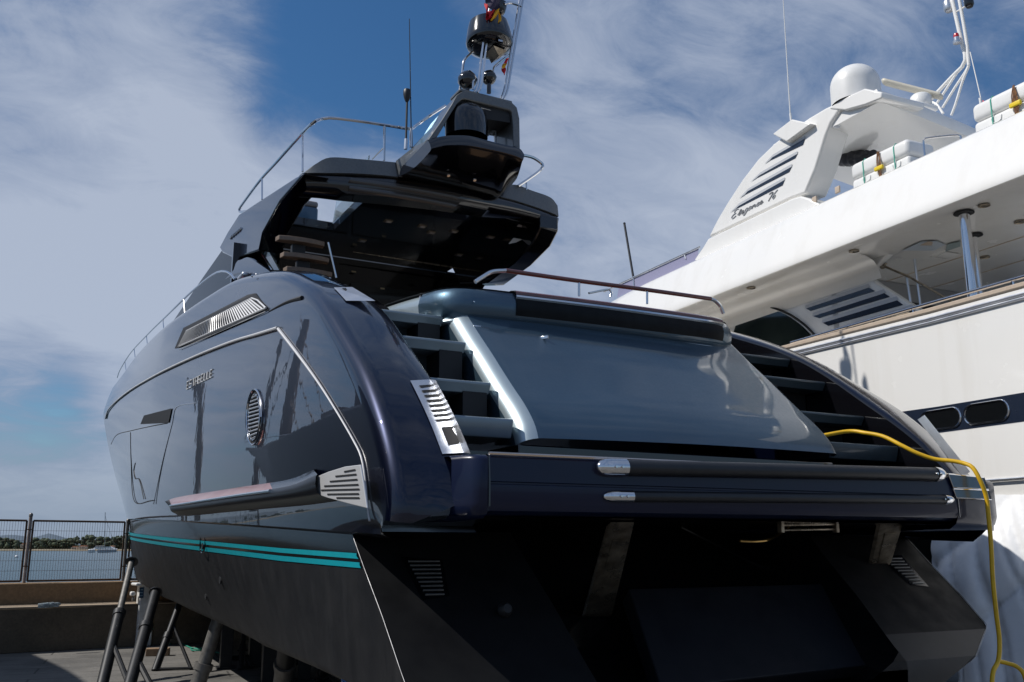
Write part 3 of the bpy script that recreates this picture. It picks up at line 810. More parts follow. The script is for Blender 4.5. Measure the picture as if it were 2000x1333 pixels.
# tiny screws on coaming
for x, y in ((926,590), (1129,612), (1322,634)):
    MB().lathe([(0,.006),(.006,.005),(.008,0)], onY(x, y, 1.88), (0,-1,0), 8).build('coaming_stud', chrome, sp)
# cream seat bolster behind
MB().rbox(onY(795,606,3.2)+V((.12,.3,-.05)), (.42,.5,.16), .07).build('seat_bolster', mat('cream_leather', (.55,.47,.40), .5, noise=(8,(.48,.40,.34),.6,4)), yacht, smooth=60)

# ---- cockpit: dark bulkhead, glass doors
cb = MB(); cb.box((2.6, 9.0, 5.0), (3.9, .08, 3.1)); cbo = cb.build('cockpit_bulkhead', blackg, yacht)
gp_ = MB(); gp_.box((1.95, 8.93, 4.95), (.95, .02, 2.4)); gp_.build('saloon_door', dglass, cbo)
gp_ = MB(); gp_.box((3.2, 8.93, 4.95), (1.4, .02, 2.4)); gp_.build('saloon_door', mat('tinted_glass', (.02,.026,.028), .12, 0, .4, .03, noise=(3,(.03,.037,.04),.5,3)), cbo)
fl = MB(); fl.box((2.6, 6.2, 3.75), (4.0, 5.6, .06)); fl.build('cockpit_deck', teak, yacht)
for x0_, x1_, y0_, y1_ in ((690,930,492,530),(640,925,483,522)):
    m = MB(); m.tube([onY(x0_, y0_, 8.6), onY(x1_, y1_, 8.6)], .012, 6); m.build('ceiling_bead', bronze, cbo)
for x, y in ((691,531), (747,564)):
    MB().box(onY(x, y, 8.9), (.07,.01,.025)).build('reading_lamp', mat('lamp_glow_%d' % x, (.8,.65,.4), .4), cbo)
XH = 2.6
# deckhouse side glass
for sgn in (0, 1):
    pts = [onX(x, y, 1.0) for x, y in [(436,486),(384,560),(340,625),(420,600),(470,560),(530,540),(545,500),(512,478),(470,470)]]
    m = MB(); m.prism(pts, V((.03, 0, 0)))
    if sgn:
        m.v = [V((2*XH-p.x, p.y, p.z)) for p in m.v]
    m.build('deckhouse_window', dkglass, yacht, smooth=0)
dh = MB(); dh.box((2.6, 13.0, 5.6), (3.0, 8.0, 2.0)); dh.build('deckhouse', blackg, yacht, bevel=.2, seg=3)
# small navy panel at the bulwark end, and side glass
wd = MB(); pts = crom([onX(x, y, .55) for x, y in [(440,545),(456,528),(462,511),(470,508),(484,503),(500,512),(522,527),(540,540)]], 24)
wd.prism(pts, V((.04, 0, 0))); wd.build('bulwark_end_panel', navy, yacht, smooth=30)
gl = MB(); gl.prism([onX(x, y, .9) for x, y in [(503,482),(522,486),(545,528),(530,528)]], V((.02, 0, 0))); go = gl.build('side_glass', mat('smoked_glass', (.03,.04,.042), .06, 0, .5), yacht, smooth=0)
MB().tube([onX(503,484,.89), onX(531,528,.89)], .010, 6).build('glass_edge', chrome, go)
# stainless cleat and bow handrail
MB().tube(crom([onX(x, y, X) for x, y, X in [(459,546,.40),(449,534,.42),(432,530,.42),(410,541,.42),(370,574,.42),(330,613,.44),(290,652,.55),(255,690,.75),(235,722,.95),(229,738,1.05)]], 60), .016, 8).build('side_handrail', chrome, yacht)
for x, y0_, y1_, X in ((359,584,612,.42),(318,625,645,.45),(286,656,676,.58),(262,682,700,.72),(244,706,722,.88)):
    MB().tube([onX(x, y0_, X), onX(x+3, y1_+8, X)], .012, 6).build('handrail_post', chrome, yacht)
MB().rbox(onX(475,541,.5), (.10,.32,.07), .03).build('mooring_cleat', steelw, yacht)
for x, y in ((494,540), (543,546)):
    MB().lathe([(0,.02),(.014,.016),(.016,0)], onX(x, y, .12), (-1,0,.3), 10).build('stud', chrome, yacht)
MB().tube([onX(470,568,.5), onX(430,575,.5), onX(405,592,.5)], .03, 8).build('deck_hose_red', mat('red_cover', (.4,.06,.07), .6, noise=(8,(.5,.2,.2),.6,4)), yacht)
# inner console on the quarter
ic = MB(); ic.prism([V((.53, y, z)) for y, z in [(2.55,3.95),(3.0,4.22),(3.5,4.45),(4.6,4.85),(5.4,4.95),(5.4,4.3),(2.6,3.8)]], V((.42, 0, 0))); ic.build('quarter_console', blackg, yacht, smooth=30, bevel=.03)

treadm = mat('tread_wood', (.20,.145,.105), .6, noise=(14,(.14,.10,.075),.8,6))
# ---- spiral stair to the flybridge
for (cx_, cy_) in ((588,468), (597,500), (603,528)):
    c = onY(cx_, cy_, 6.15); m = MB()
    pl_ = [(-.31,.06),(-.29,-.05),(-.15,-.085),(0,-.095),(.15,-.085),(.29,-.05),(.30,.06)]
    m.prism([c+V((a, b, 0)) for a, b in pl_], V((0, 0, -.062))); s_ = m.build('stair_tread', treadm, yacht, smooth=0, bevel=.008)
    k = MB(); k.box(c+V((-.02,.05,-.14)), (.16,.10,.13)); k.build('tread_bracket', black, s_)
MB().tube([onY(641,474,6.0), onY(657,543,6.0)], .014, 8).build('stair_handrail', chrome, yacht)

XH = 2.6
# ---- hardtop: side fascias, ceiling with hatch, aft beam
fpx = [(593,339),(576,347),(530,377),(467,418),(445,452),(428,484),(434,494),(458,506),(505,490),(512,456),(546,394)]
for sgn in (0, 1):
    pts = [onX(x, y, .75) for x, y in fpx]
    m = MB(); pts2 = pts
    m.prism(pts2, V((.34, 0, 0)))
    if sgn:
        m = MB(); m.prism([onX(x, y, 4.42) for x, y in [(1091,424),(1091,452),(1076,482),(1038,520),(985,558),(930,560),(900,500),(1000,440)]], V((-.3, 0, 0)))
    # outside navy, the rest black
    for i, q in enumerate(m.f): m.m[i] = 1
    m.m[0] = 0
    m.build('flybridge_fascia', [navy, blackg], yacht, smooth=25, bevel=.025, seg=3)
badge = MB()
for k in range(5):
    x = 452+k*4.2; y = 464-k*3.6
    badge.tube([onX(x-1, y+3, .742), onX(x+2, y-4, .742)], .014, 5)
badge.tube([onX(448,467,.742), onX(472,447,.742)], .008, 5); badge.build('fascia_badge', steelw, yacht)
zc_ = 6.56
ce = MB()
def slab(x0, x1, y0, y1): ce.box(((x0+x1)/2, (y0+y1)/2, zc_+.06), (x1-x0, y1-y0, .12))
slab(1.82, 4.16, 5.9, 9.0); slab(1.02, 1.82, 5.9, 6.15); slab(1.02, 1.82, 7.75, 9.0)
ceo = ce.build('hardtop_ceiling', blackg, yacht)
hole = MB(); hole.prism([V((1.82,6.15,zc_+.02)),V((1.86,6.15,zc_+.36)),V((1.86,7.75,zc_+.36)),V((1.82,7.75,zc_+.02))], V((.05,0,0))); hole.build('hatch_coaming', mat('hatch_slate',(.07,.10,.13),.3,.4,.5), ceo, smooth=0)
gp2 = MB(); gp2.prism([V((1.76,6.3,zc_+.05)),V((1.83,6.3,zc_+.62)),V((1.83,7.6,zc_+.62)),V((1.76,7.6,zc_+.05))], V((.015,0,0)))
gp2.build('hatch_screen', mat('clear_screen', (.75,.85,.9), .05, trans=.9, ior=1.3), ceo, smooth=0)
for (x, y) in ((797,394),(931,417),(758,432),(824,442),(842,454),(886,452),(958,463),(707,470),(896,498)):
    p = onZ(x, y, zc_)
    f_ = MB(); f_.box(p+V((0,0,-.006)), (.12,.10,.012)); fo_ = f_.build('downlight', bronze, ceo, bevel=.003)
    g_ = MB(); g_.box(p+V((.01,0,-.014)), (.07,.06,.006)); g_.build('downlight_lens', white, fo_)
# aft beam: gloss black with moulded bars, graphite coaming above
def yb(x): return 5.75-.25*math.sin(math.pi*min(1, max(0, (x-590)/500)))
def onB(x, y, d=0):
    return onY(x, y, yb(x)+d)
bt = [(591,337),(640,338),(690,340),(778,345),(880,362),(980,384),(1040,403),(1090,424)]
bl = [(600,370),(640,372),(690,378),(778,386),(880,398),(960,411),(1040,426),(1089,440)]
bm_ = MB(); A = crom([onB(*p) for p in bt], 40); B = crom([onB(*p) for p in bl], 40)
bm_.grid([[a+V((0,.35,.02)), a+V((0,.02,0)), a.lerp(b, .25)+V((0,-.02,0)), a.lerp(b, .75)+V((0,-.01,0)), b+V((0,.03,0)), b+V((0,.4,.03))] for a, b in zip(A, B)])
bmo = bm_.build('hardtop_beam', blackg, yacht, smooth=60)
for (tl, tr, brr, bll) in (((687,345),(905,379),(893,390),(680,357)), ((683,361),(900,395),(888,406),(681,371)) ):
    m = MB(); t_ = crom([onB(*p, -.035) for p in (tl, ((tl[0]+tr[0])/2, (tl[1]+tr[1])/2-2), tr)], 20); b_ = crom([onB(*p, -.035) for p in (bll, ((bll[0]+brr[0])/2, (bll[1]+brr[1])/2-2), brr)], 20)
    m.grid([[a+V((0,.03,.004)), a.lerp(b, .2), a.lerp(b, .8), b+V((0,.03,-.004))] for a, b in zip(t_, b_)]); m.build('beam_moulding', mat('satin_black_%d' % tl[0], (.06,.056,.054), .25, 0, .5, .05), bmo, smooth=60)
for t_, b_ in (([(595,337),(618,320),(645,308),(700,311),(779,318)], [(597,338),(630,338),(690,339),(740,342),(779,346)]),
               ([(978,381),(1002,361),(1040,373),(1075,386),(1089,402)], [(979,385),(1010,393),(1050,406),(1080,417),(1091,423)])):
    T_ = crom([onB(*p) for p in t_], 24); B_ = crom([onB(*p, -.03) for p in b_], 24)
    m = MB(); m.grid([[b+V((0,.06,-.01)), b, a.lerp(b, .1)+V((0,0,0)), a, a+V((0,.05,.012)), a+V((0,.6,.0))] for a, b in zip(T_, B_)]); m.build('flybridge_coaming', graph, yacht, smooth=50)
for x0_, y0_, x1_, y1_, x2_, y2_, x3_, y3_ in ((1018,433,1053,443,1045,448,1009,443), (1003,465,1020,468,1008,474,993,477)):
    m = MB(); m.face(*[onY(a, b, 6.2) for a, b in ((x0_,y0_),(x1_,y1_),(x2_,y2_),(x3_,y3_))]); m.build('bright_opening_patch', whited, ceo, smooth=0)  # pale patches painted where bright sky shows through side openings
# sofa on the flybridge seen through the hatch
sf = MB(); sf.rbox((1.5, 9.0, 7.05), (.75, .5, .42), .05); sfo = sf.build('flybridge_sofa', slate, yacht, smooth=50)
MB().rbox((1.5, 9.0, 7.30), (.74, .5, .10), .04).build('sofa_cushion', mat('grey_vinyl', (.25,.23,.22), .6, noise=(9,(.2,.18,.17),.6,4)), sfo, smooth=50)
# ---- flybridge rails
fr = MB(); fr.tube(crom([onX(x, y, .82) for x, y in [(487,412),(469,414),(468,408),(480,390),(510,350),(540,317),(590,261),(612,240)]]+[onY(x, y, 5.6) for x, y in [(628,233),(648,231),(700,237),(760,246),(800,252)]]+[onY(x, y, 6.0) for x, y in [(812,246),(840,226),(870,207)]], 90), .020, 8)
fro = fr.build('flybridge_rail', chrome, yacht)
for x, ya, yb_, X in ((512,346,390,.82),(591,262,336,.82)):
    MB().tube([onX(x, ya, X), onX(x, yb_, X)], .013, 8).build('rail_stanchion', chrome, fro)
MB().tube([onY(751,244,5.6), onY(750,314,5.6)], .015, 8).build('rail_stanchion', chrome, fro)
MB().tube([onY(750,288,5.6), onY(727,311,5.9)], .009, 8).build('rail_stanchion', chrome, fro)
fr = MB(); fr.tube(crom([onY(x, y, 5.6) for x, y in [(1018,303),(1040,308),(1056,318),(1060,325),(1052,336),(1030,352),(1012,364)]], 30), .022, 8); f2o = fr.build('flybridge_rail', chrome, yacht)
MB().tube([onY(1028,354,5.6), onY(1028,372,5.6)], .011, 8).build('rail_stanchion', chrome, f2o)
# whip aerials
a_ = MB(); a_.tube([onY(792,292,5.4), onY(793,272,5.4)], .022, 8); ao_ = a_.build('aerial', steelw, yacht)
m = MB(); m.tube([onY(793,275,5.4), onY(795,196,5.4)], .014, 8); m.lathe([(.016,-.10),(.035,-.06),(.05,0),(.05,.055),(.04,.075),(0,.08)], onY(795,186,5.4), (0,0,1), 14); m.build('aerial_mast', rubber, ao_)
a_ = MB(); a_.tube([onY(803,288,5.4), onY(803,268,5.4), onY(803,252,5.4)], [.022,.022,.014], 8); ao_ = a_.build('aerial', steelw, yacht)
MB().tube([onY(803,256,5.4), onY(799.5,37,5.4)], .0085, 6, r2=.005).build('aerial_whip', rubber, ao_)

# ---- radar arch with its pod
lipu = [(836,275),(857,268),(882,265),(917,266),(953,275),(985,283),(1014,290),(1024,302)]
lipl = [(842,291),(858,287),(875,284),(917,285),(965,294),(994,301),(1012,307),(1022,312)]
bot  = [(779,345),(800,349),(830,354),(880,363),(930,373),(960,379),(981,383),(1003,358)]
lft  = [(771,316),(800,318)]
pu = crom([onY(*p, 4.55) for p in lipu], 40); pl2 = crom([onY(*p, 4.50) for p in lipl], 40)
pb = crom([onY(*p, 5.45) for p in bot], 40)
pod = MB()
rows = []
for a, b, c in zip(pu, pl2, pb):
    rows.append([a+V((0,.9,-.02)), a+V((0,.05,.008)), a, a.lerp(b, .5)+V((0,-.012,0)), b, b+V((0,.03,-.02))]+[ (b+V((0,.03,-.02))).lerp(c, t)+V((0,0,-.05*math.sin(math.pi*t))) for t in (.2,.4,.6,.8,1.0)]+[c+V((0,.3,.05))])
pod.grid(rows)
pod.face(*[r for r in rows[0]]); 
po_ = pod.build('radar_pod', blackg, yacht, smooth=40)
ls_ = MB(); ls_.prism([onY(773,315,5.5), onY(810,286,5.1), onY(838,274,4.58), onY(842,291,4.52), onY(780,346,5.44)], V((.03, 0, 0))); ls_.build('pod_flank', graph, po_, smooth=0)
for x, y in ((841,295),(916,309),(950,316),(876,343),(927,352)):
    p = onP(x, y, (2.6, 5.0, 6.60), (0,-.45,-.9)); m = MB(); m.lathe([(0,.01),(.02,.01),(.024,0)], p, (0,-.4,-.9), 12); m.build('pod_lamp', chrome, po_)
Ya = 4.86
outer = [(836,273),(862,236),(884,201),(893,185),(904,178),(912,177),(985,194),(999,199),(1010,210),(1015,232),(1016,291)]
inner = [(854,268),(866,248),(875,232),(893,203),(902,195),(908,194),(960,207),(996,216),(1000,221),(1002,240),(1003,285)]
fm_ = MB(); O = [onY(*p, Ya) for p in outer]; I = [onY(*p, Ya) for p in inner]
for i in range(len(O)-1):
    o0, o1, i0, i1 = O[i], O[i+1], I[i], I[i+1]; e = V((0, .55, -.02))
    fm_.face(o0, o1, i1, i0); fm_.face(o0+e, i0+e, i1+e, o1+e); fm_.face(o0, o0+e, o1+e, o1); fm_.face(i0, i1, i1+e, i0+e)
ar = fm_.build('radar_arch', graph, yacht, smooth=25, bevel=.012)
s_ = MB(); s_.prism([onY(773,315,5.5), onY(836,273,Ya+.03), onY(904,178,Ya+.08), O[4]+V((0,.55,0)), O[2]+V((0,.7,0)), O[0]+V((0,.9,-.1))], V((.04, .02, 0))); s_.build('arch_flank', slate, ar, smooth=0)
bl_ = MB(); bl_.prism([I[i]+V((0,.04,0)) for i in (3,4,5,6,7,8)]+[I[8]+V((0,.04,-.12)), I[3]+V((.06,.04,-.12))], V((0, .46, 0))); bl_.build('arch_lining', black, ar, smooth=0)
MB().tube([onY(924,207,4.82), onY(958,216,4.82)], .006, 6).build('arch_lamp', chrome, ar)
c = onY(911,268,5.0); dm = MB()
dm.lathe([(.27,-.02),(.275,.10),(.27,.22),(.25,.30),(.21,.36),(.15,.41),(.08,.435),(0,.44)], c, (0,0,1), 28); dm.build('satellite_dome', blackg, yacht, smooth=60)
br_ = MB()
for P in ([(953,265),(985,232)], [(968,283),(968,230)], [(981,288),(981,225)], [(960,262),(990,228)]):
    br_.tube([onY(*p, 5.2) for p in P], .012, 6)
br_.build('arch_brace', steelw, ar)
# mast tubes, radar scanner, horns, lights
YM = 4.9
def mt(P, r, name='mast_tube', mt_=chrome, Y=YM, par=yacht):
    m = MB(); m.tube(crom([onY(x, y, Y) for x, y in P], 24), r, 8); return m.build(name, mt_, par)
mast = MB(); mast.box(onY(948,187,YM)+V((0,.12,-.02)), (.75,.3,.04)); masto = mast.build('mast_base', graph, yacht, bevel=.01)
for dx in (-3.5, 3.5):
    mt([(929+dx,181),(934+dx,174),(938+dx,160),(944+dx,110),(953+dx,40)], .016, par=masto)
for dx in (-3, 3):
    mt([(980+dx,196),(985+dx,186),(989+dx,172),(1001+dx,100),(1019+dx,-5),(1026+dx,-50)], .016, par=masto)
mt([(897,182),(902,150),(905,124),(909,115),(918,106),(946,82)], .016, Y=YM+.25, par=masto)
mt([(962,150),(964,136),(970,127),(999,104)], .016, Y=YM+.25, par=masto)
mt([(953,40),(962,-20),(970,-60)], .016, par=masto)
mt([(1018,12),(998,6),(985,8)], .02, par=masto)
rc_ = onY(956,86,YM+.12); rd = MB()
rd.lathe([(0,-.11),(.10,-.11),(.20,-.095),(.295,-.045),(.312,0),(.308,.05),(.292,.17),(.266,.285),(.22,.31),(0,.315)], rc_, (.0,.10,1), 32); rdo = rd.build('radar_scanner', blackg, masto, smooth=45)
bk = MB(); bk.prism([rc_+V((-.02,-.16,-.11)), rc_+V((.20,-.12,-.11)), rc_+V((.10,-.08,-.19)), ], V((0, .22, 0))); bk.build('scanner_bracket', bronze, rdo, smooth=0)
lb_ = MB(); lb_.box(rc_+V((.04,-.235,-.055)), (.06,.01,.04)); lb_.build('scanner_label', steelw, rdo)
for x, y, r_ in ((913,157,.125), (955,152,.10)):
    p = onY(x, y, YM+.1); m = MB(); m.lathe([(0,r_),(r_*.6,r_*.85),(r_*.9,r_*.4),(r_,0),(r_*.9,-r_*.5),(r_*.5,-r_*.9),(0,-r_)], p, (.35,-.6,.35), 18); 
    m.tube([p, p+V((.0,0,-.22))], .03, 8); m.build('mast_camera' if x < 930 else 'searchlight', blackg, masto, smooth=60)
m = MB(); p = onY(975,14,YM+.1); m.lathe([(0,-.13),(.06,-.12),(.09,-.07),(.10,0),(.10,.06),(.05,.09),(0,.09)], p, (.1,-.1,1), 18); m.build('masthead_lamp', blackg, masto, smooth=50)
mt([(924,175),(924,160),(926,156)], .014, name='mast_clip', mt_=steelw, par=masto)

# ---- flags (hang from the mast: things of their own)
def flag(loc_px, shape, cols, name, label, Y):
    o = None
    m = MB(); us = 16; vs_ = 12
    rows = []
    TL, TR, BR, BL_ = [onY(*p, Y) for p in shape]
    for j in range(vs_+1):
        v = j/vs_; row = []
        for i in range(us+1):
            u = i/us; p = TL.lerp(TR, u).lerp(BL_.lerp(BR, u), v)
            row.append(p+V((.018*math.sin(5*v+3*u), .05*math.sin(7*u+2.5*v), .012*math.sin(9*u+v))))
        rows.append(row)
    m.grid(rows)
    for k in range(len(m.f)):
        j = k//us; i = k % us
        m.m[k] = min(len(cols)-1, int((i/us*.55+j/vs_*.45+.06*math.sin(j*1.3))*len(cols)))
    ob = m.build(name, cols, None, smooth=80); return tag(ob, label, 'flag')
fred = mat('flag_red', (.55,.012,.02), .8, noise=(30,(.42,.01,.015),.6,4)); fyel = mat('flag_yellow', (.80,.42,.015), .8, noise=(30,(.7,.34,.01),.6,4)); fdark = mat('flag_dark', (.035,.025,.055), .8, noise=(30,(.05,.04,.08),.6,4))
m = MB(); P0 = lambda x, y, d=0: onY(x, y, YM-.15+d)
def cloth(T_, B_, n=14, mm=10, amp=.035, ph=0):
    t_ = crom([P0(*p) for p in T_], n); b_ = crom([P0(*p) for p in B_], n)
    m.grid([[a.lerp(b, j/mm)+V((0, amp*math.sin(6*i/n+4*j/mm+ph), 0)) for j in range(mm+1)] for i, (a, b) in enumerate(zip(t_, b_))])
m.cm = 0; cloth([(949,-8),(965,-12),(980,-8)], [(952,18),(963,23),(977,15)])
m.cm = 1; cloth([(948,2),(951,14),(953,20)], [(947,30),(952,37),(960,36)], ph=1.3); cloth([(953,19),(960,22),(968,20)], [(953,36),(958,38),(963,33)], ph=1.3)
m.cm = 2; cloth([(968,20),(973,19),(977,17)], [(958,40),(968,47),(977,44)], ph=2.2)
tag(m.build('flag', [fdark, fred, fyel], None, smooth=80), 'large dark, red and yellow flag draped against the mast above the round radar', 'flag')
m = MB(); P0 = lambda x, y, d=0: onY(x, y, YM+.3+d)
m.cm = 0; cloth([(989,113),(987,118),(983,124)], [(993,114),(991,122),(990,124)], 8, 4, .01)
m.cm = 1; cloth([(983,124),(980,130),(979,134)], [(990,124),(988,130),(987,133)], 8, 4, .01)
m.cm = 0; cloth([(979,134),(981,140),(984,147)], [(987,133),(988,138),(986,147)], 8, 4, .01)
tag(m.build('flag', [fred, fyel], None, smooth=80), 'small red and yellow striped flag behind the right mast tubes', 'flag')
# ================================================================ WHITE MOTOR YACHT alongside
AW = R(3.3)
FW = V((math.sin(AW), math.cos(AW), 0)); RT = V((math.cos(AW), -math.sin(AW), 0)); P0W = V((7.2, 2.0, 0))
def L3(s, dx, z): return P0W+FW*s+RT*dx+V((0, 0, z))
def wp(x, y, dx): return onP(x, y, P0W+RT*dx, RT)
MW = Matrix((RT, FW, V((0,0,1)))).transposed()
wy = thing('white_motor_yacht', L3(4, 2.9, 0), 'big white flybridge motor yacht with louvred arch, right of the navy yacht', 'yacht')
def wplan(s): return max(0, s-8)**2*.022
# hull: topsides, navy band, dark bottom
ss = [-2.4+.4*i for i in range(56)]
def hullrow(s):
    z_ = [4.66,4.4,3.9,3.58,3.28,2.9,2.72,2.70,2.45]; d_ = [0,.0,.0,.0,.0,.005,.01,.03,.05]
    return [L3(s, wplan(s)+d, z+.018*max(0, s)) for z, d in zip(z_, d_)]
hm = MB(); hm.grid([hullrow(s) for s in ss])
hm.grid([[L3(s, 5.8-wplan(s), 4.66+.018*max(0, s)), L3(s, 5.8-wplan(s), 2.4)] for s in ss])
hm.grid([[L3(-2.4, d, z) for d in (0, 1.5, 3, 4.5, 5.8)] for z in (4.66, 3.5, 2.45)])
hm.grid([[L3(s, wplan(s)+.05, 4.6), L3(s, 5.75-wplan(s), 4.6)] for s in ss if s > 2.4])
wh = hm.build('hull', white, wy, smooth=35)
bm2 = MB(); bm2.grid([[L3(s, wplan(s)+.052, 2.452+.018*max(0,s)), L3(s, wplan(s)+.10, 1.9), L3(s, wplan(s)+.5, 1.3), L3(s, 2.9, .75), L3(s, 5.3-wplan(s), 1.3), L3(s, 5.75-wplan(s), 2.45)] for s in ss]); bm2.build('hull_bottom', antif, wy, smooth=40)
nb = MB(); nb.grid([[L3(s, wplan(s)-.004, 3.58+.018*max(0,s)), L3(s, wplan(s)-.004, 3.285+.018*max(0,s))] for s in ss[3:30]]); nb.build('window_band', nblue, wh)
kl = MB(); kl.tube([L3(s, wplan(s)-.004, 2.715+.018*max(0,s)) for s in ss], .012, 6); kl.build('knuckle_strip', steelw, wh)
pc_ = wp(1927, 807, 0); s0 = (pc_-P0W).dot(FW)
for k in range(6):
    sC = s0+.60*k if k < 2 else s0+.60+1.2*(k-1)
    def pill(rx, rz, n=24, d=-.008):
        out = []
        for a in range(n):
            t = 2*math.pi*a/n; cx = (rx-rz)*(1 if math.cos(t) > 0 else -1)
            out.append(L3(sC+cx+rz*math.cos(t), d, 3.432+rz*math.sin(t)))
        return out
    m = MB(); m.face(*pill(.265, .098)); po2 = m.build('porthole', dglass, wh, smooth=0)
    P = pill(.275, .108, 40, -.010); m = MB(); m.tube(P+[P[0]], .012, 6, cap=False); m.build('porthole_rim', chrome, po2)
# sheer: moulded rubbing strip, beige cap, guard rail
m = MB()
for z, r_ in ((4.60,.022),(4.555,.018)):
    m.tube([L3(s, wplan(s)-.012, z+.018*max(0,s)) for s in ss], r_, 8)
m.build('rubbing_strip', steelw, wy)
m = MB(); m.grid([[L3(s, wplan(s)-.006, 4.59+.018*max(0,s)), L3(s, wplan(s)-.010, 4.575+.018*max(0,s))] for s in ss]); m.build('strip_groove', black, wy)
m = MB(); m.grid([[L3(s, wplan(s)+.16, 4.70+.018*max(0,s)), L3(s, wplan(s)+.15, 4.735+.018*max(0,s)), L3(s, wplan(s)+.01, 4.735+.018*max(0,s)), L3(s, wplan(s)-.018, 4.72+.018*max(0,s)), L3(s, wplan(s)-.018, 4.685+.018*max(0,s)), L3(s, wplan(s)+.01, 4.665+.018*max(0,s))] for s in ss]); m.build('cap_rail', cream, wy, smooth=50)
m = MB(); m.tube([wp(x, y, .07) for x, y in [(1545,670)]]+[L3(s, .07, 4.805) for s in (2,1.5,1,.5,0,-.5,-1,-1.5,-2.3)], .022, 10); gr_ = m.build('guard_rail', chrome, wy)
m = MB(); m.tube([L3(s, .07, 4.765) for s in (1.9,1.4,.9,.4,.35)], .010, 8); m.build('guard_rail_lower', bronze, gr_)
for x in (1618, 1786, 1988):
    p = wp(x, 640, .07); s = (p-P0W).dot(FW); m = MB(); m.tube([L3(s, .07, 4.73), L3(s, .07, 4.80)], .016, 8); m.lathe([(.024,0),(.024,.012),(.016,.02)], L3(s, .07, 4.73), (0,0,1), 10); m.build('rail_post', chrome, gr_)

# flybridge moulding: bulging face, soffit
fs = [-2.8+.35*i for i in range(38)]
def fplan(s): return max(0, s-6.2)**2*.03
FP = [(.42,5.90),(.115,5.895),(.09,5.905),(.085,5.94),(.12,6.05),(.20,6.25),(.30,6.48),(.39,6.68),(.44,6.775),(.48,6.81),(.55,6.825),(.66,6.80),(.72,6.70),(.72,6.4)]
fb = MB(); fb.grid([[L3(s, d+fplan(s), z) for d, z in FP] for s in fs])
fb.grid([[L3(s, .42+fplan(s), 5.90), L3(s, 5.4-fplan(s), 5.90)] for s in fs])
fb.grid([[L3(fs[0], d, z) for d, z in FP], [L3(fs[0], 5.8-d, z) for d, z in FP]])
fb.grid([[L3(s, .72+fplan(s), 6.4), L3(s, 5.1-fplan(s), 6.4)] for s in fs])
fb.grid([[L3(s, 5.8-d-fplan(s), z) for d, z in FP] for s in fs])
wf = fb.build('flybridge', white, wy, smooth=50)
for x, y in ((1467,563),(1668,491),(1922,402),(1992,434),(1923,503)):
    p = onZ(x, y, 5.885); m = MB(); m.lathe([(0,.0),(.05,0),(.062,-.008),(.07,.006)], p, (0,0,-1), 20); m.build('soffit_light', bronze, wf)
m = MB(); m.tube([L3(s, 1.9, 5.893) for s in (-2.7, 3.5)], .006, 5); m.tube([L3(s, 2.8, 5.893) for s in (-2.7, 3.5)], .006, 5)
m.build('soffit_seam', cream, wf)
# deckhouse side with louvres
wall = [(1.30,5.93),(1.55,5.80),(1.75,5.70),(1.55,5.52),(1.15,5.20),(.80,4.93),(.55,4.60),(9.5,4.60),(9.5,5.93)]
m = MB(); m.prism([L3(s, .90, z) for s, z in wall], RT*.12); dhw = m.build('deckhouse_side', white, wy, smooth=0, bevel=.03, seg=3)
m = MB(); m.grid([[L3(s, .50, 5.90), L3(s, .64, 5.885), L3(s, .78, 5.83), L3(s, .86, 5.74), L3(s, .895, 5.60)] for s in [1.5+.4*i for i in range(20)]]); m.build('soffit_cove', white, wy, smooth=60)
for q in ([(1545,592),(1557,594),(1681,552),(1668,547)], [(1574,603),(1583,608),(1709,569),(1697,562)], [(1588,618),(1600,622),(1738,580),(1727,573)], [(1607,631),(1618,637),(1764,596),(1752,587)], [(1630,650),(1640,655),(1792,612),(1782,603)]):
    m = MB(); 
    a, b, c, d = [wp(x, y, .893) for x, y in q]
    m.face(a, b, c, d); lo_ = m.build('louvre', nblue, dhw, smooth=0)
    up = V((0,0,.055)); m = MB(); m.face(a+RT*-.002+FW*.02, d+RT*-.002-FW*.03, d+up-FW*.0-RT*.002, a+up*.9-RT*.002); m.build('louvre_reveal', mat('reveal_grey_%d' % q[0][0], (.52,.54,.58), .5), lo_, smooth=0)
m = MB(); m.face(*[wp(x, y, .892) for x, y in crom([V((1440,625,0)),V((1465,612,0)),V((1495,603,0)),V((1530,613,0)),V((1565,636,0)),V((1592,664,0)),V((1598,678,0))], 20) for x, y in [(x, y)]] if False else [wp(p.x, p.y, .892) for p in crom([V((1440,625,0)),V((1465,612,0)),V((1495,603,0)),V((1530,613,0)),V((1565,636,0)),V((1592,664,0)),V((1598,678,0))], 20)]+[wp(1420,690,.892)])
swn = m.build('side_window', mat('side_window_glass', (.012,.018,.016), .06, 0, .4, noise=(2,(.03,.04,.034),.6,3)), dhw, smooth=0)
m = MB(); m.tube([wp(p.x, p.y, .885) for p in crom([V((1436,624,0)),V((1465,610,0)),V((1496,600,0)),V((1533,610,0)),V((1570,634,0)),V((1598,664,0)),V((1603,680,0))], 30)], .018, 8); m.build('window_frame', black, swn)
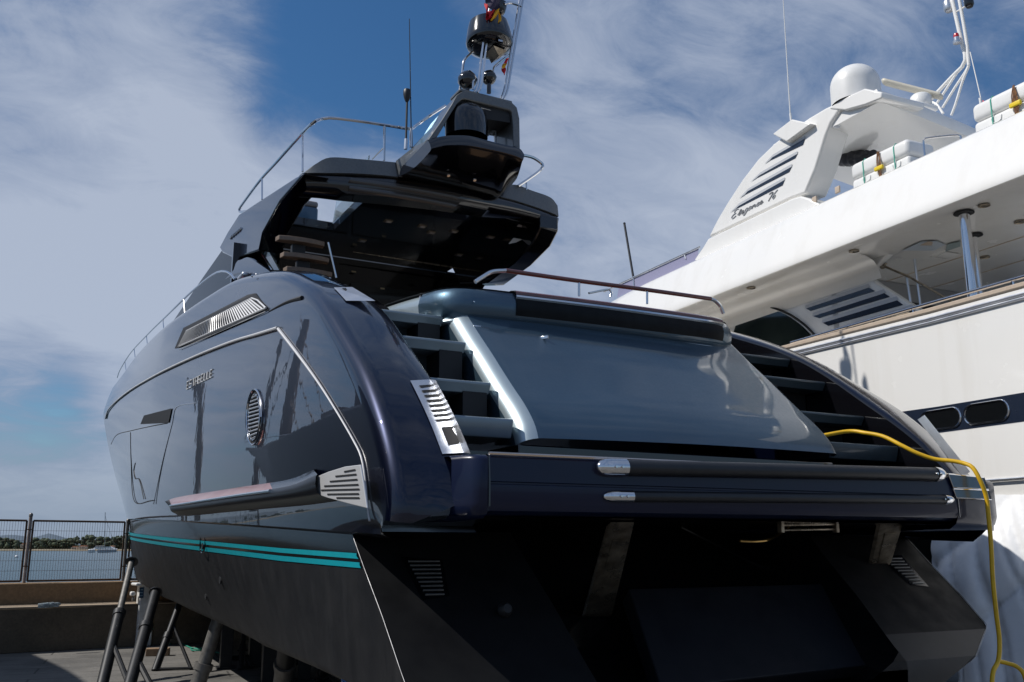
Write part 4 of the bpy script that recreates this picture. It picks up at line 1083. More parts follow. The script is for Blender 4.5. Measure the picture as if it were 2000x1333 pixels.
# aft bulkhead with dark saloon door, stair moulding
m = MB(); m.prism([L3(2.35, d, z) for d, z in ((.9,4.55),(5.0,4.55),(5.0,5.89),(.9,5.89))], FW*.1); ab_ = m.build('aft_bulkhead', mat('bulkhead_shade_grey', (.34,.34,.34), .4, noise=(2,(.28,.28,.28),.6,4)), wy, smooth=0)  # white bulkhead coloured grey for its shade under the flybridge
m = MB(); m.face(*[L3(2.34, d, z) for d, z in ((1.45,4.4),(4.6,4.4),(4.6,5.62),(1.45,5.62))]); m.build('saloon_door', dglass, ab_, smooth=0)
m = MB()
for d in (1.30, 1.36): m.tube([L3(2.33, d, 4.5), L3(2.33, d, 5.65)], .018, 6)
m.build('door_post', steelw, ab_)
m = MB(); m.box(L3(1.5, 2.9, 4.1), (5.6, 7.8, .08), M=MW); m.build('aft_deck', white, wy)  # deck made white to bounce light up onto the soffit
m = MB(); T_ = [wp(x, y, 1.5) for x, y in [(1748,497),(1770,490),(1800,489),(1822,491),(1845,481)]]; B_ = [wp(x, y, 1.5) for x, y in [(1748,501),(1775,501),(1800,500),(1825,501),(1848,492)]]
T2, B2 = crom(T_, 24), crom(B_, 24); m.grid([[a, b, b+RT*.25, a+RT*.25] for a, b in zip(T2, B2)], closed=True); m.build('stair_moulding', white, wy, smooth=40)
m = MB(); m.face(*[onZ(x, y, 5.880) for x, y in [(1762,490),(1800,472),(1830,471),(1846,478),(1825,490)]]); hc = m.build('stair_opening', mat('opening_sky', (.5,.56,.62), .4), wf, smooth=0)
m = MB(); m.face(*[onZ(x, y, 5.874) for x, y in [(1796,480),(1812,472),(1822,473),(1820,480)]]); m.build('opening_wood', cream, hc, smooth=0)
m = MB(); m.face(*[onZ(x, y, 5.880) for x, y in [(1846,492),(1850,478),(1876,471),(1876,482)]]); m.build('stair_glass', mat('pale_glass', (.35,.42,.42), .1), wf, smooth=0)
for x, y in ((1731,498),(1724,520)):
    p = wp(x, y, 1.0); m = MB(); m.lathe([(.0,.03),(.035,.03),(.045,.0)], p, -FW*.6-RT*.8, 14); m.tube([p, p-FW*.10-RT*.04], .016, 8); m.build('rail_socket', bronze, wy)
m = MB(); m.tube([wp(x, y, 1.0) for x, y in [(1726,520),(1775,541),(1820,567),(1880,602)]], .015, 8); sr = m.build('stair_rail', bronze, wy)
for x0_, y0_, x1_, y1_, r_ in ((1771,540,1780,600,.018),(1786,507,1798,598,.016)):
    m = MB(); m.tube([wp(x0_, y0_, 1.05), wp(x1_, y1_, 1.05)], r_, 8); m.build('stair_post', steelw, sr)
# chrome pillars under the flybridge
for x0_, y0_, x1_, y1_, r_, rd, dx in ((1878,419,1906,602,.062,.115,.45), (1904,474,1919,600,.032,.10,1.25)):
    a = wp(x0_, y0_, dx); b = wp(x1_, y1_, dx); a = V((b.x, b.y, 5.885))*.6+V((a.x, a.y, 5.885))*.4; b = V((a.x, a.y, 4.1))
    m = MB(); m.tube([a, b], r_, 20); pio = m.build('deck_pillar', chrome, wy)
    m = MB(); m.lathe([(0,0),(rd,0),(rd,.012),(0,.012)], a+V((0,0,-.012)), (0,0,1), 24); m.build('pillar_flange', black, pio)
# tinted wind screen on the foredeck side and ensign staff
m = MB(); m.face(*[wp(x, y, .62) for x, y in [(1205,582),(1210,555),(1365,484),(1362,507)]]); wso = m.build('wind_screen', mat('lilac_glass', (.30,.29,.42), .06, 0, .4), wy, smooth=0)
m = MB(); m.tube([wp(x, y, .61) for x, y in [(1180,570),(1210,555),(1290,518),(1366,483)]], .02, 8); m.build('screen_rail', steelw, wso)
for x in (1237, 1337): 
    m = MB(); m.tube([wp(x, 543-(x-1237)*.46, .61), wp(x+2, 568-(x-1237)*.62, .61)], .014, 6); m.build('screen_post', steelw, wso)
m = MB(); A_, B_ = wp(1219.5, 437, 1.2), wp(1241, 566, 1.2); m.tube([A_, B_], .024, 10); m.lathe([(0,.03),(.02,.02),(.03,0)], A_, (0,0,1), 10); m.build('jack_staff', rubber, wy)
# ---- louvred arch leg with the model name
leg = [(1383,464),(1400,430),(1420,396),(1450,350),(1480,311),(1512,280),(1545,254),(1580,230),(1612,211),(1650,194),(1690,174),(1720,180),(1722,191),(1690,197),(1660,202),(1640,214),(1622,240),(1612,265),(1592,330),(1572,378),(1546,387)]
m = MB(); m.prism([wp(x, y, .70) for x, y in leg], RT*.42); lg = m.build('arch_leg', white, wy, smooth=25, bevel=.035, seg=3)
m = MB(); m.prism([wp(x, y, .60) for x, y in [(1355,508),(1372,484),(1383,466),(1546,388),(1562,383),(1580,388),(1604,401),(1590,420),(1370,520)]], RT*.7); m.build('arch_plinth', white, wy, smooth=25, bevel=.03, seg=3)
sl4 = [[(1503,314),(1508,308),(1572,271),(1568,283)], [(1476,349),(1483,343),(1557,301),(1553,309)], [(1454,381),(1460,374),(1546,326),(1541,336)], [(1436,409),(1442,403),(1532,352),(1528,362)]]
for q in sl4:
    a, b, c, d = [wp(x, y, .692) for x, y in q]
    m = MB(); m.face(a, b, c, d); so2 = m.build('arch_louvre', nblue, lg, smooth=0)
    (x0_, y0_), (x1_, y1_), (x2_, y2_), (x3_, y3_) = q
    m = MB(); m.face(*[wp(x, y, .690) for x, y in [(x1_,y1_),(x1_+2,y1_-6),(x2_+1,y2_-6),(x2_,y2_)]]); m.face(*[wp(x, y, .690) for x, y in [(x0_,y0_),(x0_-11,y0_+7),(x1_+2,y1_-6),(x1_,y1_)]])
    m.build('louvre_reveal', mat('arch_reveal_%d' % x0_, (.50,.52,.55), .5), so2, smooth=0)
# aerial shelf
m = MB(); sh_ = [(1508,264),(1530,245),(1547,233),(1583,242),(1570,262),(1534,281)]
m.prism([wp(x, y, .60) for x, y in [(1508,262),(1546,233),(1584,242),(1536,278)]], RT*.18+V((0,0,.0))); m.build('aerial_shelf', white, lg, smooth=25, bevel=.02)
m = MB(); m.tube([wp(1545,236,.7), wp(1543.5,222,.7)], .016, 8); m.tube([wp(1543.5,224,.7), wp(1529,-10,.7)], .010, 6, r2=.006); m.build('whip_aerial', whited, lg)
m = MB(); m.tube(crom([wp(x, y, 1.0) for x, y in [(1626,231),(1629,238),(1614,266),(1611,270)]], 12), .010, 6); m.build('grab_rail', steelw, lg)
# lettering: slanted script built from strokes
SC = {'E':[[(.9,.85),(.6,1),(.3,.85),(.35,.6),(.6,.55)],[(.6,.55),(.2,.45),(.05,.2),(.3,0),(.75,.15)]],
 'l':[[(0,.2),(.6,.7),(.55,1),(.35,.9),(.3,.3),(.5,0),(.9,.2)]], 'e':[[(0,.2),(.6,.35),(.55,.55),(.3,.5),(.25,.15),(.5,0),(1,.2)]],
 'g':[[(.75,.5),(.4,.55),(.15,.25),(.4,0),(.7,.3),(.75,.5),(.6,-.3),(.3,-.45),(.15,-.3),(.9,.15)]], 'a':[[(.75,.45),(.4,.55),(.15,.25),(.35,0),(.7,.3),(.75,.5),(.7,.1),(1,.15)]],
 'n':[[(0,.15),(.2,.5),(.2,0)],[(.2,.25),(.5,.5),(.65,.4),(.65,.05),(1,.15)]], 'c':[[(.8,.45),(.5,.55),(.2,.3),(.3,.02),(.6,0),(1,.2)]],
 '7':[[(.1,.9),(.2,1),(.95,.95),(.4,0)]], '6':[[(.8,1),(.35,.65),(.15,.25),(.4,0),(.7,.15),(.65,.42),(.35,.4),(.2,.25)]]}
m = MB(); adv = 0
lay = [('E',0,13,23),('l',12.5,7,17),('e',18.5,8,18),('g',25.5,9,19),('a',33,9,19),('n',41,9.5,19),('c',49.5,8,18),('e',56,8.5,18),('7',72,9,22),('6',81,10,22)]
for chx, xo, wd_, ht in lay:
    for st_ in SC[chx]:
        P = []
        for gx, gy in (crom([V((a, b, 0)) for a, b in st_], 14) and [(p.x, p.y) for p in crom([V((a, b, 0)) for a, b in st_], 14)]):
            px_ = 1427+(xo+gx*wd_)*.97+gy*5; py_ = 429-(xo+gx*wd_)*.50-gy*ht*.72+ (2 if chx in '76' else 0)
            P.append(wp(px_, py_, .692))
        m.tube(P, .0065, 5)
m.build('script_lettering', mat('silver_lettering', (.40,.41,.43), .45, .2), lg, smooth=0)
# arch roof
m = MB(); rows = []
for i in range(16):
    d = .75+4.3*i/15; z = 8.00-.62*(i/15)**1.25; th_ = .20
    a0, a1 = 1.12, 3.3
    rows.append([L3(a0+.02, d, z), L3(a0, d, z+th_*.5), L3(a0+.04, d, z+th_), L3(a1, d, z+th_+.05), L3(a1+.1, d, z+th_*.5), L3(a1, d, z)])
m.grid(rows, closed=True); m.face(*rows[0]); m.face(*reversed(rows[-1])); rf = m.build('arch_roof', white, wy, smooth=40)
for x, y in ((1635,248),(1735,273)):
    p = onZ(x, y, 7.93); m = MB(); m.lathe([(0,0),(.035,0),(.045,.006),(.05,-.004)], p, (0,0,-1), 18); m.build('roof_light', steelw, rf)
cv = MB(); A_ = crom([wp(x, y, 1.6) for x, y in [(1604,296),(1640,306),(1680,308),(1712,300)]], 30); rr__ = [.05+.09*math.sin(math.pi*min(1,(i+4)/33))+.012*math.sin(i*2.1) for i in range(30)]
cv.tube(A_, rr__, 12); cv.build('rolled_canopy', fabric, wy, smooth=60)
def rpx(p, n): return n/F*((p-CAM).dot(cf))
# satellite dome
c = wp(1672, 190, 1.0); r_ = rpx(c, 47); m = MB(); m.lathe([(r_*1.0,-.12),(r_*1.0,.0),(r_,.16)]+[(r_*math.cos(a), .16+r_*.92*math.sin(a)) for a in [math.pi/2*i/10 for i in range(11)]], c, (0,0,1), 40); m.build('satellite_dome', whited, wy, smooth=50)
m = MB(); m.prism([wp(x, y, .68) for x, y in [(1618,212),(1640,196),(1688,173),(1722,180),(1722,192),(1690,205),(1650,216)]], RT*.8); m.build('dome_plinth', white, wy, smooth=25, bevel=.02)
# open array radar
RD = 2.2
a, b = wp(1722, 159, RD-.1), wp(1842, 190, RD+.4); d = (b-a).normalized(); up = V((0,0,1)); sd = d.cross(up).normalized()
m = MB(); rows = []
for t in [0,.02,.05,.1,.3,.5,.7,.9,.95,.98,1]:
    k = 1 if .05 <= t <= .95 else .75 if .02 <= t <= .98 else .4; p = a.lerp(b, t)
    rows.append([p+up*(.055*k*math.sin(2*math.pi*j/12))+sd*(.085*k*math.cos(2*math.pi*j/12)) for j in range(12)])
m.grid(rows, closed=True); m.face(*rows[0]); m.face(*reversed(rows[-1])); 
rad = m.build('radar_scanner', mat('cream_plastic', (.62,.58,.48), .4, noise=(5,(.56,.52,.43),.6,4)), wy, smooth=50)
c = wp(1799, 205, RD+.15); m = MB(); r_ = rpx(c, 20); m.lathe([(r_*.55,-.2),(r_*.6,-.1),(r_*.95,-.04),(r_,.02),(r_*.98,.12),(r_*.8,.15),(0,.16)], c, (.1,0,1), 24); m.build('radar_pedestal', whited, rad, smooth=50)
m = MB(); m.box(c+V((-.05,.05,-.12)), (.35,.5,.08), M=MW); m.build('radar_bracket', white, rad, bevel=.02)
# light mast
def wt(P, r_, name, mt_=white, dx=2.9, par=None, r2=None):
    m = MB(); m.tube(crom([wp(x, y, dx) for x, y in P], 22) if len(P) > 2 else [wp(x, y, dx) for x, y in P], r_, 10, r2=r2); return m.build(name, mt_, par or wy)
lm = wt([(1808,214),(1812,202),(1860,150),(1880,130),(1886,112),(1880,90),(1862,10),(1856,-20)], .030, 'light_mast')
wt([(1892,128),(1889,90),(1880,35),(1870,-20)], .026, 'mast_tube', par=lm)
for P in ([(1820,217),(1850,172),(1872,138)], [(1841,211),(1865,172),(1886,140),(1893,126)], [(1858,226),(1866,205),(1880,160),(1892,130)], [(1842,222),(1830,205),(1815,198)]):
    wt(P, .020, 'mast_strut', par=lm)
wt([(1895,102),(1917,198)], .008, 'mast_stay', par=lm)
wt([(1869,23),(1884,14),(1893,6)], .014, 'lamp_bracket', par=lm)
for x, y, r_ in ((1852,12,9),(1892,3,9)):
    c = wp(x, y, 2.9); k = rpx(c, r_); m = MB(); m.lathe([(0,-k*1.5),(k*.7,-k*1.4),(k,-k),(k,k*.9),(k*.8,k*1.2),(0,k*1.25)], c, (0,.05,1), 18); m.build('mast_lamp', steelw if x < 1870 else blackg, lm, smooth=40)
c = wp(1868, 73, 2.8); k = rpx(c, 5.5); m = MB(); m.lathe([(0,k*1.6),(k*.8,k*1.3),(k,k*.5),(k,-.2*k)], c, (0,0,1), 16); wl = m.build('warning_lamp', mat('red_lens', (.45,.01,.015), .2, 0, .6), lm, smooth=50)
m = MB(); m.lathe([(k*1.05,-.2*k),(k*1.05,-k*1.4),(k*1.4,-k*1.6),(k*1.3,-k*2.4),(0,-k*2.5)], c, (0,0,1), 16); m.build('lamp_base', steelw, wl)
# small red pennant on short staff
m = MB(); m.tube([wp(1914,192,1.6), wp(1917,212,1.6)], .018, 8); m.build('flag_socket', whited, wy)
m = MB(); m.face(wp(1919,196,1.6), wp(1930,202,1.6), wp(1932,206,1.6), wp(1919,209,1.6)); tag(m.build('pennant', mat('pennant_red', (.75,.10,.09), .7), None, smooth=0), 'small red pennant at the foot of a thin aerial beside the upper life raft', 'flag')
# ---- life raft canisters (lashed on top of the flybridge)
def raft(cpx, lab, length, parts=True):
    x0_, y0_, x1_, y1_ = cpx
    a = wp(x0_, y0_, .78); s_a = (a-P0W).dot(FW); s_c = s_a-length/2
    root = thing('life_raft', L3(s_c, 1.02, 6.80), lab, 'life raft', 'white life raft canisters lashed on the flybridge edge')
    m = MB(); m.rbox(L3(s_c, 1.02, 6.94), (.50, length, .28), .05, M=MW); m.build('raft_shell_base', whited, root, smooth=50)
    m = MB(); m.rbox(L3(s_c, 1.02, 7.20), (.52, length*1.01, .235), .07, M=MW); m.build('raft_shell_lid', whited, root, smooth=50)
    for k in (-.28, .26):
        m = MB(); q = [L3(s_c+length*k, .757, 6.82), L3(s_c+length*k, .755, 7.26), L3(s_c+length*k, .80, 7.322), L3(s_c+length*k, 1.25, 7.322)]
        m.tube(q, .008, 6); m.build('strap', mat('green_strap', (.06,.35,.26), .6) if 'green_strap' not in MATS else MATS['green_strap'], root)
    m = MB()
    for k in range(7): 
        m.tube(crom([L3(s_c-.03+.004*k*random.uniform(-1,1), .75-.01*random.random(), 7.30), L3(s_c-.03+.04*random.uniform(-1,1), .735, 7.12), L3(s_c-.03+.03*random.uniform(-1,1), .74, 6.85)], 8), .006, 5)
    m.build('lashing', mat('brown_rope', (.10,.05,.03), .8, noise=(30,(.35,.16,.05),.8,4)) if 'brown_rope' not in MATS else MATS['brown_rope'], root)
    m = MB(); m.rbox(L3(s_c-.03, .735, 7.06), (.04, .15, .06), .015, M=MW); m.build('release_unit', mat('yellow_plastic', (.75,.55,.02), .4) if 'yellow_plastic' not in MATS else MATS['yellow_plastic'], root, smooth=50)
    for k in (-.3, .22):
        m = MB(); m.tube(crom([L3(s_c+length*k-.07, .764, 7.03), L3(s_c+length*k-.05, .762, 6.97), L3(s_c+length*k+.05, .762, 6.97), L3(s_c+length*k+.07, .764, 7.03)], 10), .006, 5); m.build('hand_hold', whited, root)
    return root
r1 = raft((1664,352,0,0), 'white life raft canister under the arch roof, with a steel hoop at its end', 1.02)
m = MB(); p = L3(.42, .80, 6.82); m.tube(crom([L3(.52,.8,6.80), L3(.52,.8,7.16), L3(.48,.82,7.20), L3(.25,1.1,7.20), L3(.22,1.12,7.15), L3(.22,1.12,6.8)], 24), .014, 8); m.build('raft_hoop', chrome, wy)
r2 = raft((1904,262,0,0), 'white life raft canister at the right edge of the photo, next to the red pennant', 1.15)
for x, y in ((1636,371),(1591,391)):
    m = MB(); m.rbox(wp(x, y, .62), (.03,.09,.10), .012, M=MW); m.build('teak_chock', cream, wy, smooth=40)
# ================================================================ BOATYARD, QUAY, SEA
conc = bpy.data.materials.new('yard_concrete'); conc.use_nodes = True
def concrete(m, c1, c2, c3, sc1, bumpd, joints=None):
    nt = m.node_tree; N = nt.nodes; L = nt.links; b = N['Principled BSDF']; b.inputs['Roughness'].default_value = .85
    tc = N.new('ShaderNodeTexCoord')
    def nz(s, d=8): 
        n = N.new('ShaderNodeTexNoise'); n.inputs['Scale'].default_value = s; n.inputs['Detail'].default_value = d; n.inputs['Roughness'].default_value = .65; L.new(tc.outputs['Object'], n.inputs['Vector']); return n.outputs['Fac']
    def ramp(src, a, b_):
        r = N.new('ShaderNodeMapRange'); r.inputs[1].default_value = a; r.inputs[2].default_value = b_; L.new(src, r.inputs[0]); return r.outputs[0]
    def mixc(f, a, b_):
        x = N.new('ShaderNodeMix'); x.data_type = 'RGBA'; L.new(f, x.inputs[0])
        for i, c in ((6, a), (7, b_)):
            if isinstance(c, tuple): x.inputs[i].default_value = (*c, 1)
            else: L.new(c, x.inputs[i])
        return x.outputs[2]
    base = mixc(ramp(nz(sc1), .35, .65), c1, c2); base = mixc(ramp(nz(sc1*.28, 10), .50, .68), base, c3)
    fine = N.new('ShaderNodeMix'); fine.data_type = 'RGBA'; fine.blend_type = 'MULTIPLY'; fine.inputs[0].default_value = .6
    L.new(base, fine.inputs[6]); cr_ = N.new('ShaderNodeMapRange'); cr_.inputs[1].default_value = .3; cr_.inputs[2].default_value = .7; cr_.inputs[3].default_value = .55; cr_.inputs[4].default_value = 1.15
    L.new(nz(sc1*14), cr_.inputs[0]); cc = N.new('ShaderNodeCombineColor'); [L.new(cr_.outputs[0], cc.inputs[i]) for i in range(3)]; L.new(cc.outputs[0], fine.inputs[7])
    out = fine.outputs[2]
    if joints:
        w_ = N.new('ShaderNodeTexBrick'); w_.inputs['Scale'].default_value = 1; w_.inputs['Brick Width'].default_value = joints[0]; w_.inputs['Row Height'].default_value = joints[1]; w_.inputs['Mortar Size'].default_value = .018
        w_.inputs['Color1'].default_value = (1,1,1,1); w_.inputs['Color2'].default_value = (.86,.86,.86,1); w_.inputs['Mortar'].default_value = (.25,.25,.25,1)
        mpn = N.new('ShaderNodeMapping'); mpn.inputs['Rotation'].default_value = (0,0,R(7.5)); L.new(tc.outputs['Object'], mpn.inputs[0]); L.new(mpn.outputs[0], w_.inputs['Vector'])
        mm = N.new('ShaderNodeMix'); mm.data_type = 'RGBA'; mm.blend_type = 'MULTIPLY'; mm.inputs[0].default_value = .8; L.new(out, mm.inputs[6]); L.new(w_.outputs['Color'], mm.inputs[7]); out = mm.outputs[2]
    L.new(out, b.inputs['Base Color'])
    bp = N.new('ShaderNodeBump'); bp.inputs['Strength'].default_value = .5; bp.inputs['Distance'].default_value = bumpd; L.new(nz(sc1*10), bp.inputs['Height']); L.new(bp.outputs[0], b.inputs['Normal'])
concrete(conc, (.20,.19,.175), (.145,.14,.13), (.065,.063,.06), .9, .01, (3.0, .75))
wallm = bpy.data.materials.new('quay_wall_concrete'); wallm.use_nodes = True; concrete(wallm, (.17,.13,.088), (.11,.086,.06), (.035,.03,.026), 1.6, .012)  # lower wall's concrete darkened for the shade on it
upm = bpy.data.materials.new('parapet_concrete'); upm.use_nodes = True; concrete(upm, (.36,.235,.125), (.28,.185,.105), (.17,.12,.075), 1.2, .008)
WB = V((-1.79, 16.68, 0)); WE = V((.991, .131, 0)).normalized(); WN = V((-WE.y, WE.x, 0))
def WL(e, n, z): return WB+WE*e+WN*n+V((0, 0, z))
m = MB(); m.grid([[V((-90, -90, 0)), V((-90, -30, 0)), WL(-88, .3, 0)], [V((0, -90, 0)), V((0, -30, 0)), WL(2, .3, 0)], [V((110, -90, 0)), V((110, -30, 0)), WL(110, .3, 0)]])
g = m.build('ground', conc, None, smooth=0); tag(g, kind='structure')
def wallz(x, y, n): return onP(x, y, WB+WN*n, WN)
z1 = wallz(100, 1187, 0).z; z2 = wallz(100, 1139, 1.0).z; z1b = wallz(100, 1178, .9).z; print('WALL', z1, z2)
qw = thing('quay_wall', WL(2, 0, 0), 'stepped tan concrete quay wall with stained lower face darkened for shade behind the bow, under the wire fence', 'wall')
m = MB(); m.box(WL(8, .5, z1/2), (70, 1.0, z1), M=Matrix((WE, WN, V((0,0,1)))).transposed()); m.build('lower_wall', wallm, qw, bevel=.02)
m = MB(); m.box(WL(8, 1.3, (z2-1)/2), (70, .6, z2+1), M=Matrix((WE, WN, V((0,0,1)))).transposed()); m.build('parapet', upm, qw, bevel=.02)
MWL = Matrix((WE, WN, V((0,0,1)))).transposed()
m = MB(); m.box(WL(8, .5, z1+.012), (70, 1.02, .024), M=MWL); m.build('wall_ledge', mat('ledge_concrete', (.36,.28,.20), .85, noise=(3,(.24,.19,.14),.8,8), bump=(30,.3,.005)), qw)
# sea
sea = bpy.data.materials.new('sea_water'); sea.use_nodes = True
nt = sea.node_tree; N = nt.nodes; L = nt.links; b = N['Principled BSDF']; b.inputs['Base Color'].default_value = (.018,.055,.070,1); b.inputs['Roughness'].default_value = .22; b.inputs['IOR'].default_value = 1.33
tc = N.new('ShaderNodeTexCoord'); mp_ = N.new('ShaderNodeMapping'); mp_.inputs['Scale'].default_value = (.35,1,1); L.new(tc.outputs['Object'], mp_.inputs[0])
n_ = N.new('ShaderNodeTexNoise'); n_.inputs['Scale'].default_value = .9; n_.inputs['Detail'].default_value = 9; n_.inputs['Roughness'].default_value = .65; L.new(mp_.outputs[0], n_.inputs['Vector'])
bp = N.new('ShaderNodeBump'); bp.inputs['Strength'].default_value = .9; bp.inputs['Distance'].default_value = .35; L.new(n_.outputs['Fac'], bp.inputs['Height']); L.new(bp.outputs[0], b.inputs['Normal'])
m = MB(); m.grid([[WL(-9000, 1.5, -.6), WL(-9000, 9000, -.6)], [WL(9000, 1.5, -.6), WL(9000, 9000, -.6)]]); tag(m.build('sea', sea, None, smooth=0), kind='structure')
# distant hills across the bay
hz1 = mat('hill_haze', (.10,.135,.175), 1.0, noise=(.0004,(.085,.12,.155),.7,6))
def ridge(pts, D, base_y, n=120, rough=1.0, seed=1):
    rnd = random.Random(seed); top = crom([V((x, y, 0)) for x, y in pts], n); rows = []
    for i, p in enumerate(top):
        yy = p.y+rnd.uniform(-1, 1)*rough*.5
        rows.append([atD(p.x, base_y, D*.96), atD(p.x, .5*(yy+base_y), D*.98), atD(p.x, yy, D), atD(p.x, base_y, D*1.06)])
    return rows
m = MB(); m.grid(ridge([(-700,1052),(-300,1046),(-60,1050),(20,1045),(50,1048),(70,1050),(92,1042),(112,1046),(135,1052),(200,1056),(230,1049),(260,1050),(420,1055),(700,1058),(1200,1052),(1800,1056),(2600,1060)], 7000, 1078, 200, .5)); tag(m.build('hills', hz1, None, smooth=80), kind='structure')
m = MB(); m.grid(ridge([(-900,1073),(0,1073),(300,1073),(1200,1073),(2600,1073)], 1500, 1076.5, 120, .6)); tag(m.build('shore', mat('shore_sand', (.30,.24,.17), .95, noise=(.02,(.12,.12,.07),.8,6)), None, smooth=80), kind='structure')
# far wood across the bay: one mass of crowns
wood = [mat('far_wood_%d' % i, c, .95, noise=(.05,c2,.8,5)) for i, (c, c2) in enumerate((((.062,.082,.045),(.04,.055,.034)), ((.050,.070,.042),(.033,.048,.033)), ((.08,.10,.055),(.055,.072,.042))))]
rnd = random.Random(3); m = MB()
def crown(p, r, rz):
    n1, n2 = 7, 5; rows = []
    for i in range(n2+1):
        a = -math.pi/2+math.pi*i/n2
        rows.append([p+V((r*math.cos(a)*math.cos(2*math.pi*j/n1), r*math.cos(a)*math.sin(2*math.pi*j/n1), rz*math.sin(a)))*rnd.uniform(.75, 1.2) if 0 < i < n2 else p+V((0,0,rz*math.sin(a))) for j in range(n1)])
    m.grid(rows, closed=True)
prof = [(-800,1060),(-40,1056),(8,1052),(30,1053),(42,1062),(62,1062),(68,1054),(90,1052),(120,1056),(130,1052),(150,1049),(172,1046),(192,1048),(205,1054),(222,1049),(250,1046),(300,1050),(600,1055),(1300,1058),(2600,1060)]
for k in range(1500):
    x = rnd.uniform(-150, 330) if k < 1100 else rnd.uniform(-800, 2600); top = interp(prof, x)+rnd.uniform(0, 4); y = rnd.uniform(top, 1074)
    m.cm = rnd.choice((0, 0, 1, 1, 2)); crown(atD(x, y, 1540+rnd.uniform(-25, 40)), rnd.uniform(1.6, 5.5), rnd.uniform(1.4, 4.2))
tag(m.build('far_wood', wood, None, smooth=70), 'dark green belt of pines along the far shore of the bay', 'wood', kind='stuff')
# beach houses on the far shore
for x, y, w_, h_, lab in ((146,1070,11,7,'low cream beach building on the far shore, left one of the pair'), (162,1069.5,14,9,'longer cream beach building with dark windows on the far shore'), (219,1069,7,7,'small white house on the far shore right of the catamaran mast'), (46,1067,9,12,'pale house among the pines on the far shore near the fence post')):
    D = 1480; k = D/F; c = atD(x, 1074, D); c.z = atD(x, y+3, D).z
    root = thing('beach_house', c, lab, 'house')
    mm = MB(); mm.box(c+V((0,0,h_*k*.25)), (w_*k, 7, h_*k*.5), rz=-PHI); mm.build('wall', mat('house_wall_%d' % x, (.55,.47,.38) if x != 219 else (.75,.74,.72), .9), root)
    mm = MB(); mm.prism([c+cr*(w_*k*.55*a)+V((0,0,h_*k*.5))+V((0,0,bz)) for a, bz in ((-1,0),(1,0),(.8,2),(-.8,2))], V((cf.x, cf.y, 0))*6); mm.build('roof', mat('house_roof_%d' % x, (.30,.14,.08), .9), root, smooth=0)
    for q in range(3):
        mm = MB(); mm.box(c+cr*(w_*k*(.28*(q-1)))-V((cf.x,cf.y,0))*4+V((0,0,h_*k*.25)), (1.2, .6, 1.6), rz=-PHI); mm.build('window', black, root)
# moored catamaran
D = 700; k = D/F; c = atD(200, 1074, D); c.z = -.6
cat = thing('catamaran', c, 'white sailing catamaran moored in the bay, tall bare mast, seen through the fence', 'sailing boat')
for (xa, xb, yb_, nm_) in ((189,228,1080,'hull'),(171,186,1080.5,'hull')):
    mm = MB(); T_ = [atD(xa, 1074.5, D), atD((xa+xb)/2, 1073.5, D), atD(xb, 1073, D)]; B_ = [atD(xa+2, yb_, D), atD((xa+xb)/2, yb_, D), atD(xb, yb_-1, D)]
    mm.grid([[t, t.lerp(b_, .5)-cf*.3, b_] for t, b_ in zip(T_, B_)]); mm.grid([[t+cf*2, t, ] for t in T_]); mm.build(nm_, mat('cat_hull_%d' % xa, (.42,.44,.47) if xa > 180 else (.75,.75,.74), .4), cat, smooth=60)
mm = MB(); mm.prism([atD(x, y, D+1) for x, y in [(180,1073),(186,1068.5),(215,1068),(224,1073.5)]], V((cf.x, cf.y, 0))*3); mm.build('cabin', mat('cat_cabin', (.7,.7,.7), .4), cat, smooth=0)
mm = MB(); mm.tube([atD(204.5, 1070, D), atD(205.5, 1001, D)], .22, 6); mst = mm.build('mast', mat('cat_mast', (.25,.25,.26), .5), cat)
mm = MB(); mm.tube([atD(205.5, 1008, D), atD(222, 1062, D)], .09, 5); mm.build('forestay', MATS['cat_mast'], mst)
mm = MB(); mm.tube([atD(204, 1067, D), atD(186, 1067.5, D)], .3, 6); mm.build('boom', MATS['cat_mast'], mst)
D = 300; mm = MB(); p = atD(31, 1098, D); p.z = -.45; mm.lathe([(0,-.2),(.5,-.1),(.6,.15),(.35,.5),(0,.6)], p, (.3,0,1), 12); tag(mm.build('mooring_buoy', whited, None, smooth=60), 'small white mooring buoy floating on the water at far left', 'buoy')
# ---- wire fence on the parapet
rust = mat('rusty_steel', (.12,.075,.05), .75, .3, noise=(9,(.05,.04,.035),.8,6)); galv = mat('galvanised', (.25,.25,.25), .5, .7, noise=(12,(.16,.14,.12),.8,5))
fn_ = 1.3
def FL(x, y): return onP(x, y, WB+WN*fn_, WN)
def panel(xa, xb, lab, wires=True):
    a = FL(xa, 1080); b_ = FL(xb, 1080); ea = (a-WB).dot(WE); eb = (b_-WB).dot(WE); zb_, zt_ = z2+.04, FL(100, 1018).z
    root = thing('wire_fence', WL((ea+eb)/2, fn_, z2), lab, 'fence', 'rusty wire mesh fence panels on the quay wall')
    mm = MB(); P = [WL(ea, fn_, zb_), WL(ea, fn_, zt_), WL(eb, fn_, zt_), WL(eb, fn_, zb_)]
    for i in range(4): mm.tube([P[i], P[(i+1) % 4]], .022, 8)
    fo3 = mm.build('frame', rust, root)
    mm = MB(); n = int((eb-ea)/.052)
    for i in range(1, n):
        e = ea+(eb-ea)*i/n; mm.tube([WL(e, fn_+.003, zb_), WL(e, fn_+.003, zt_)], .0032, 4, cap=False)
    for i in range(1, 6):
        z = zb_+(zt_-zb_)*i/6; mm.tube([WL(ea, fn_-.003, z), WL(eb, fn_-.003, z)], .0032, 4, cap=False)
    mm.build('wire_mesh', rust, root)
    for e in (ea, eb): pass
    return root, ea, eb, zb_, zt_
w0 = panel(-136, 46, 'rusty wire fence panel cut off by the left edge of the photo')
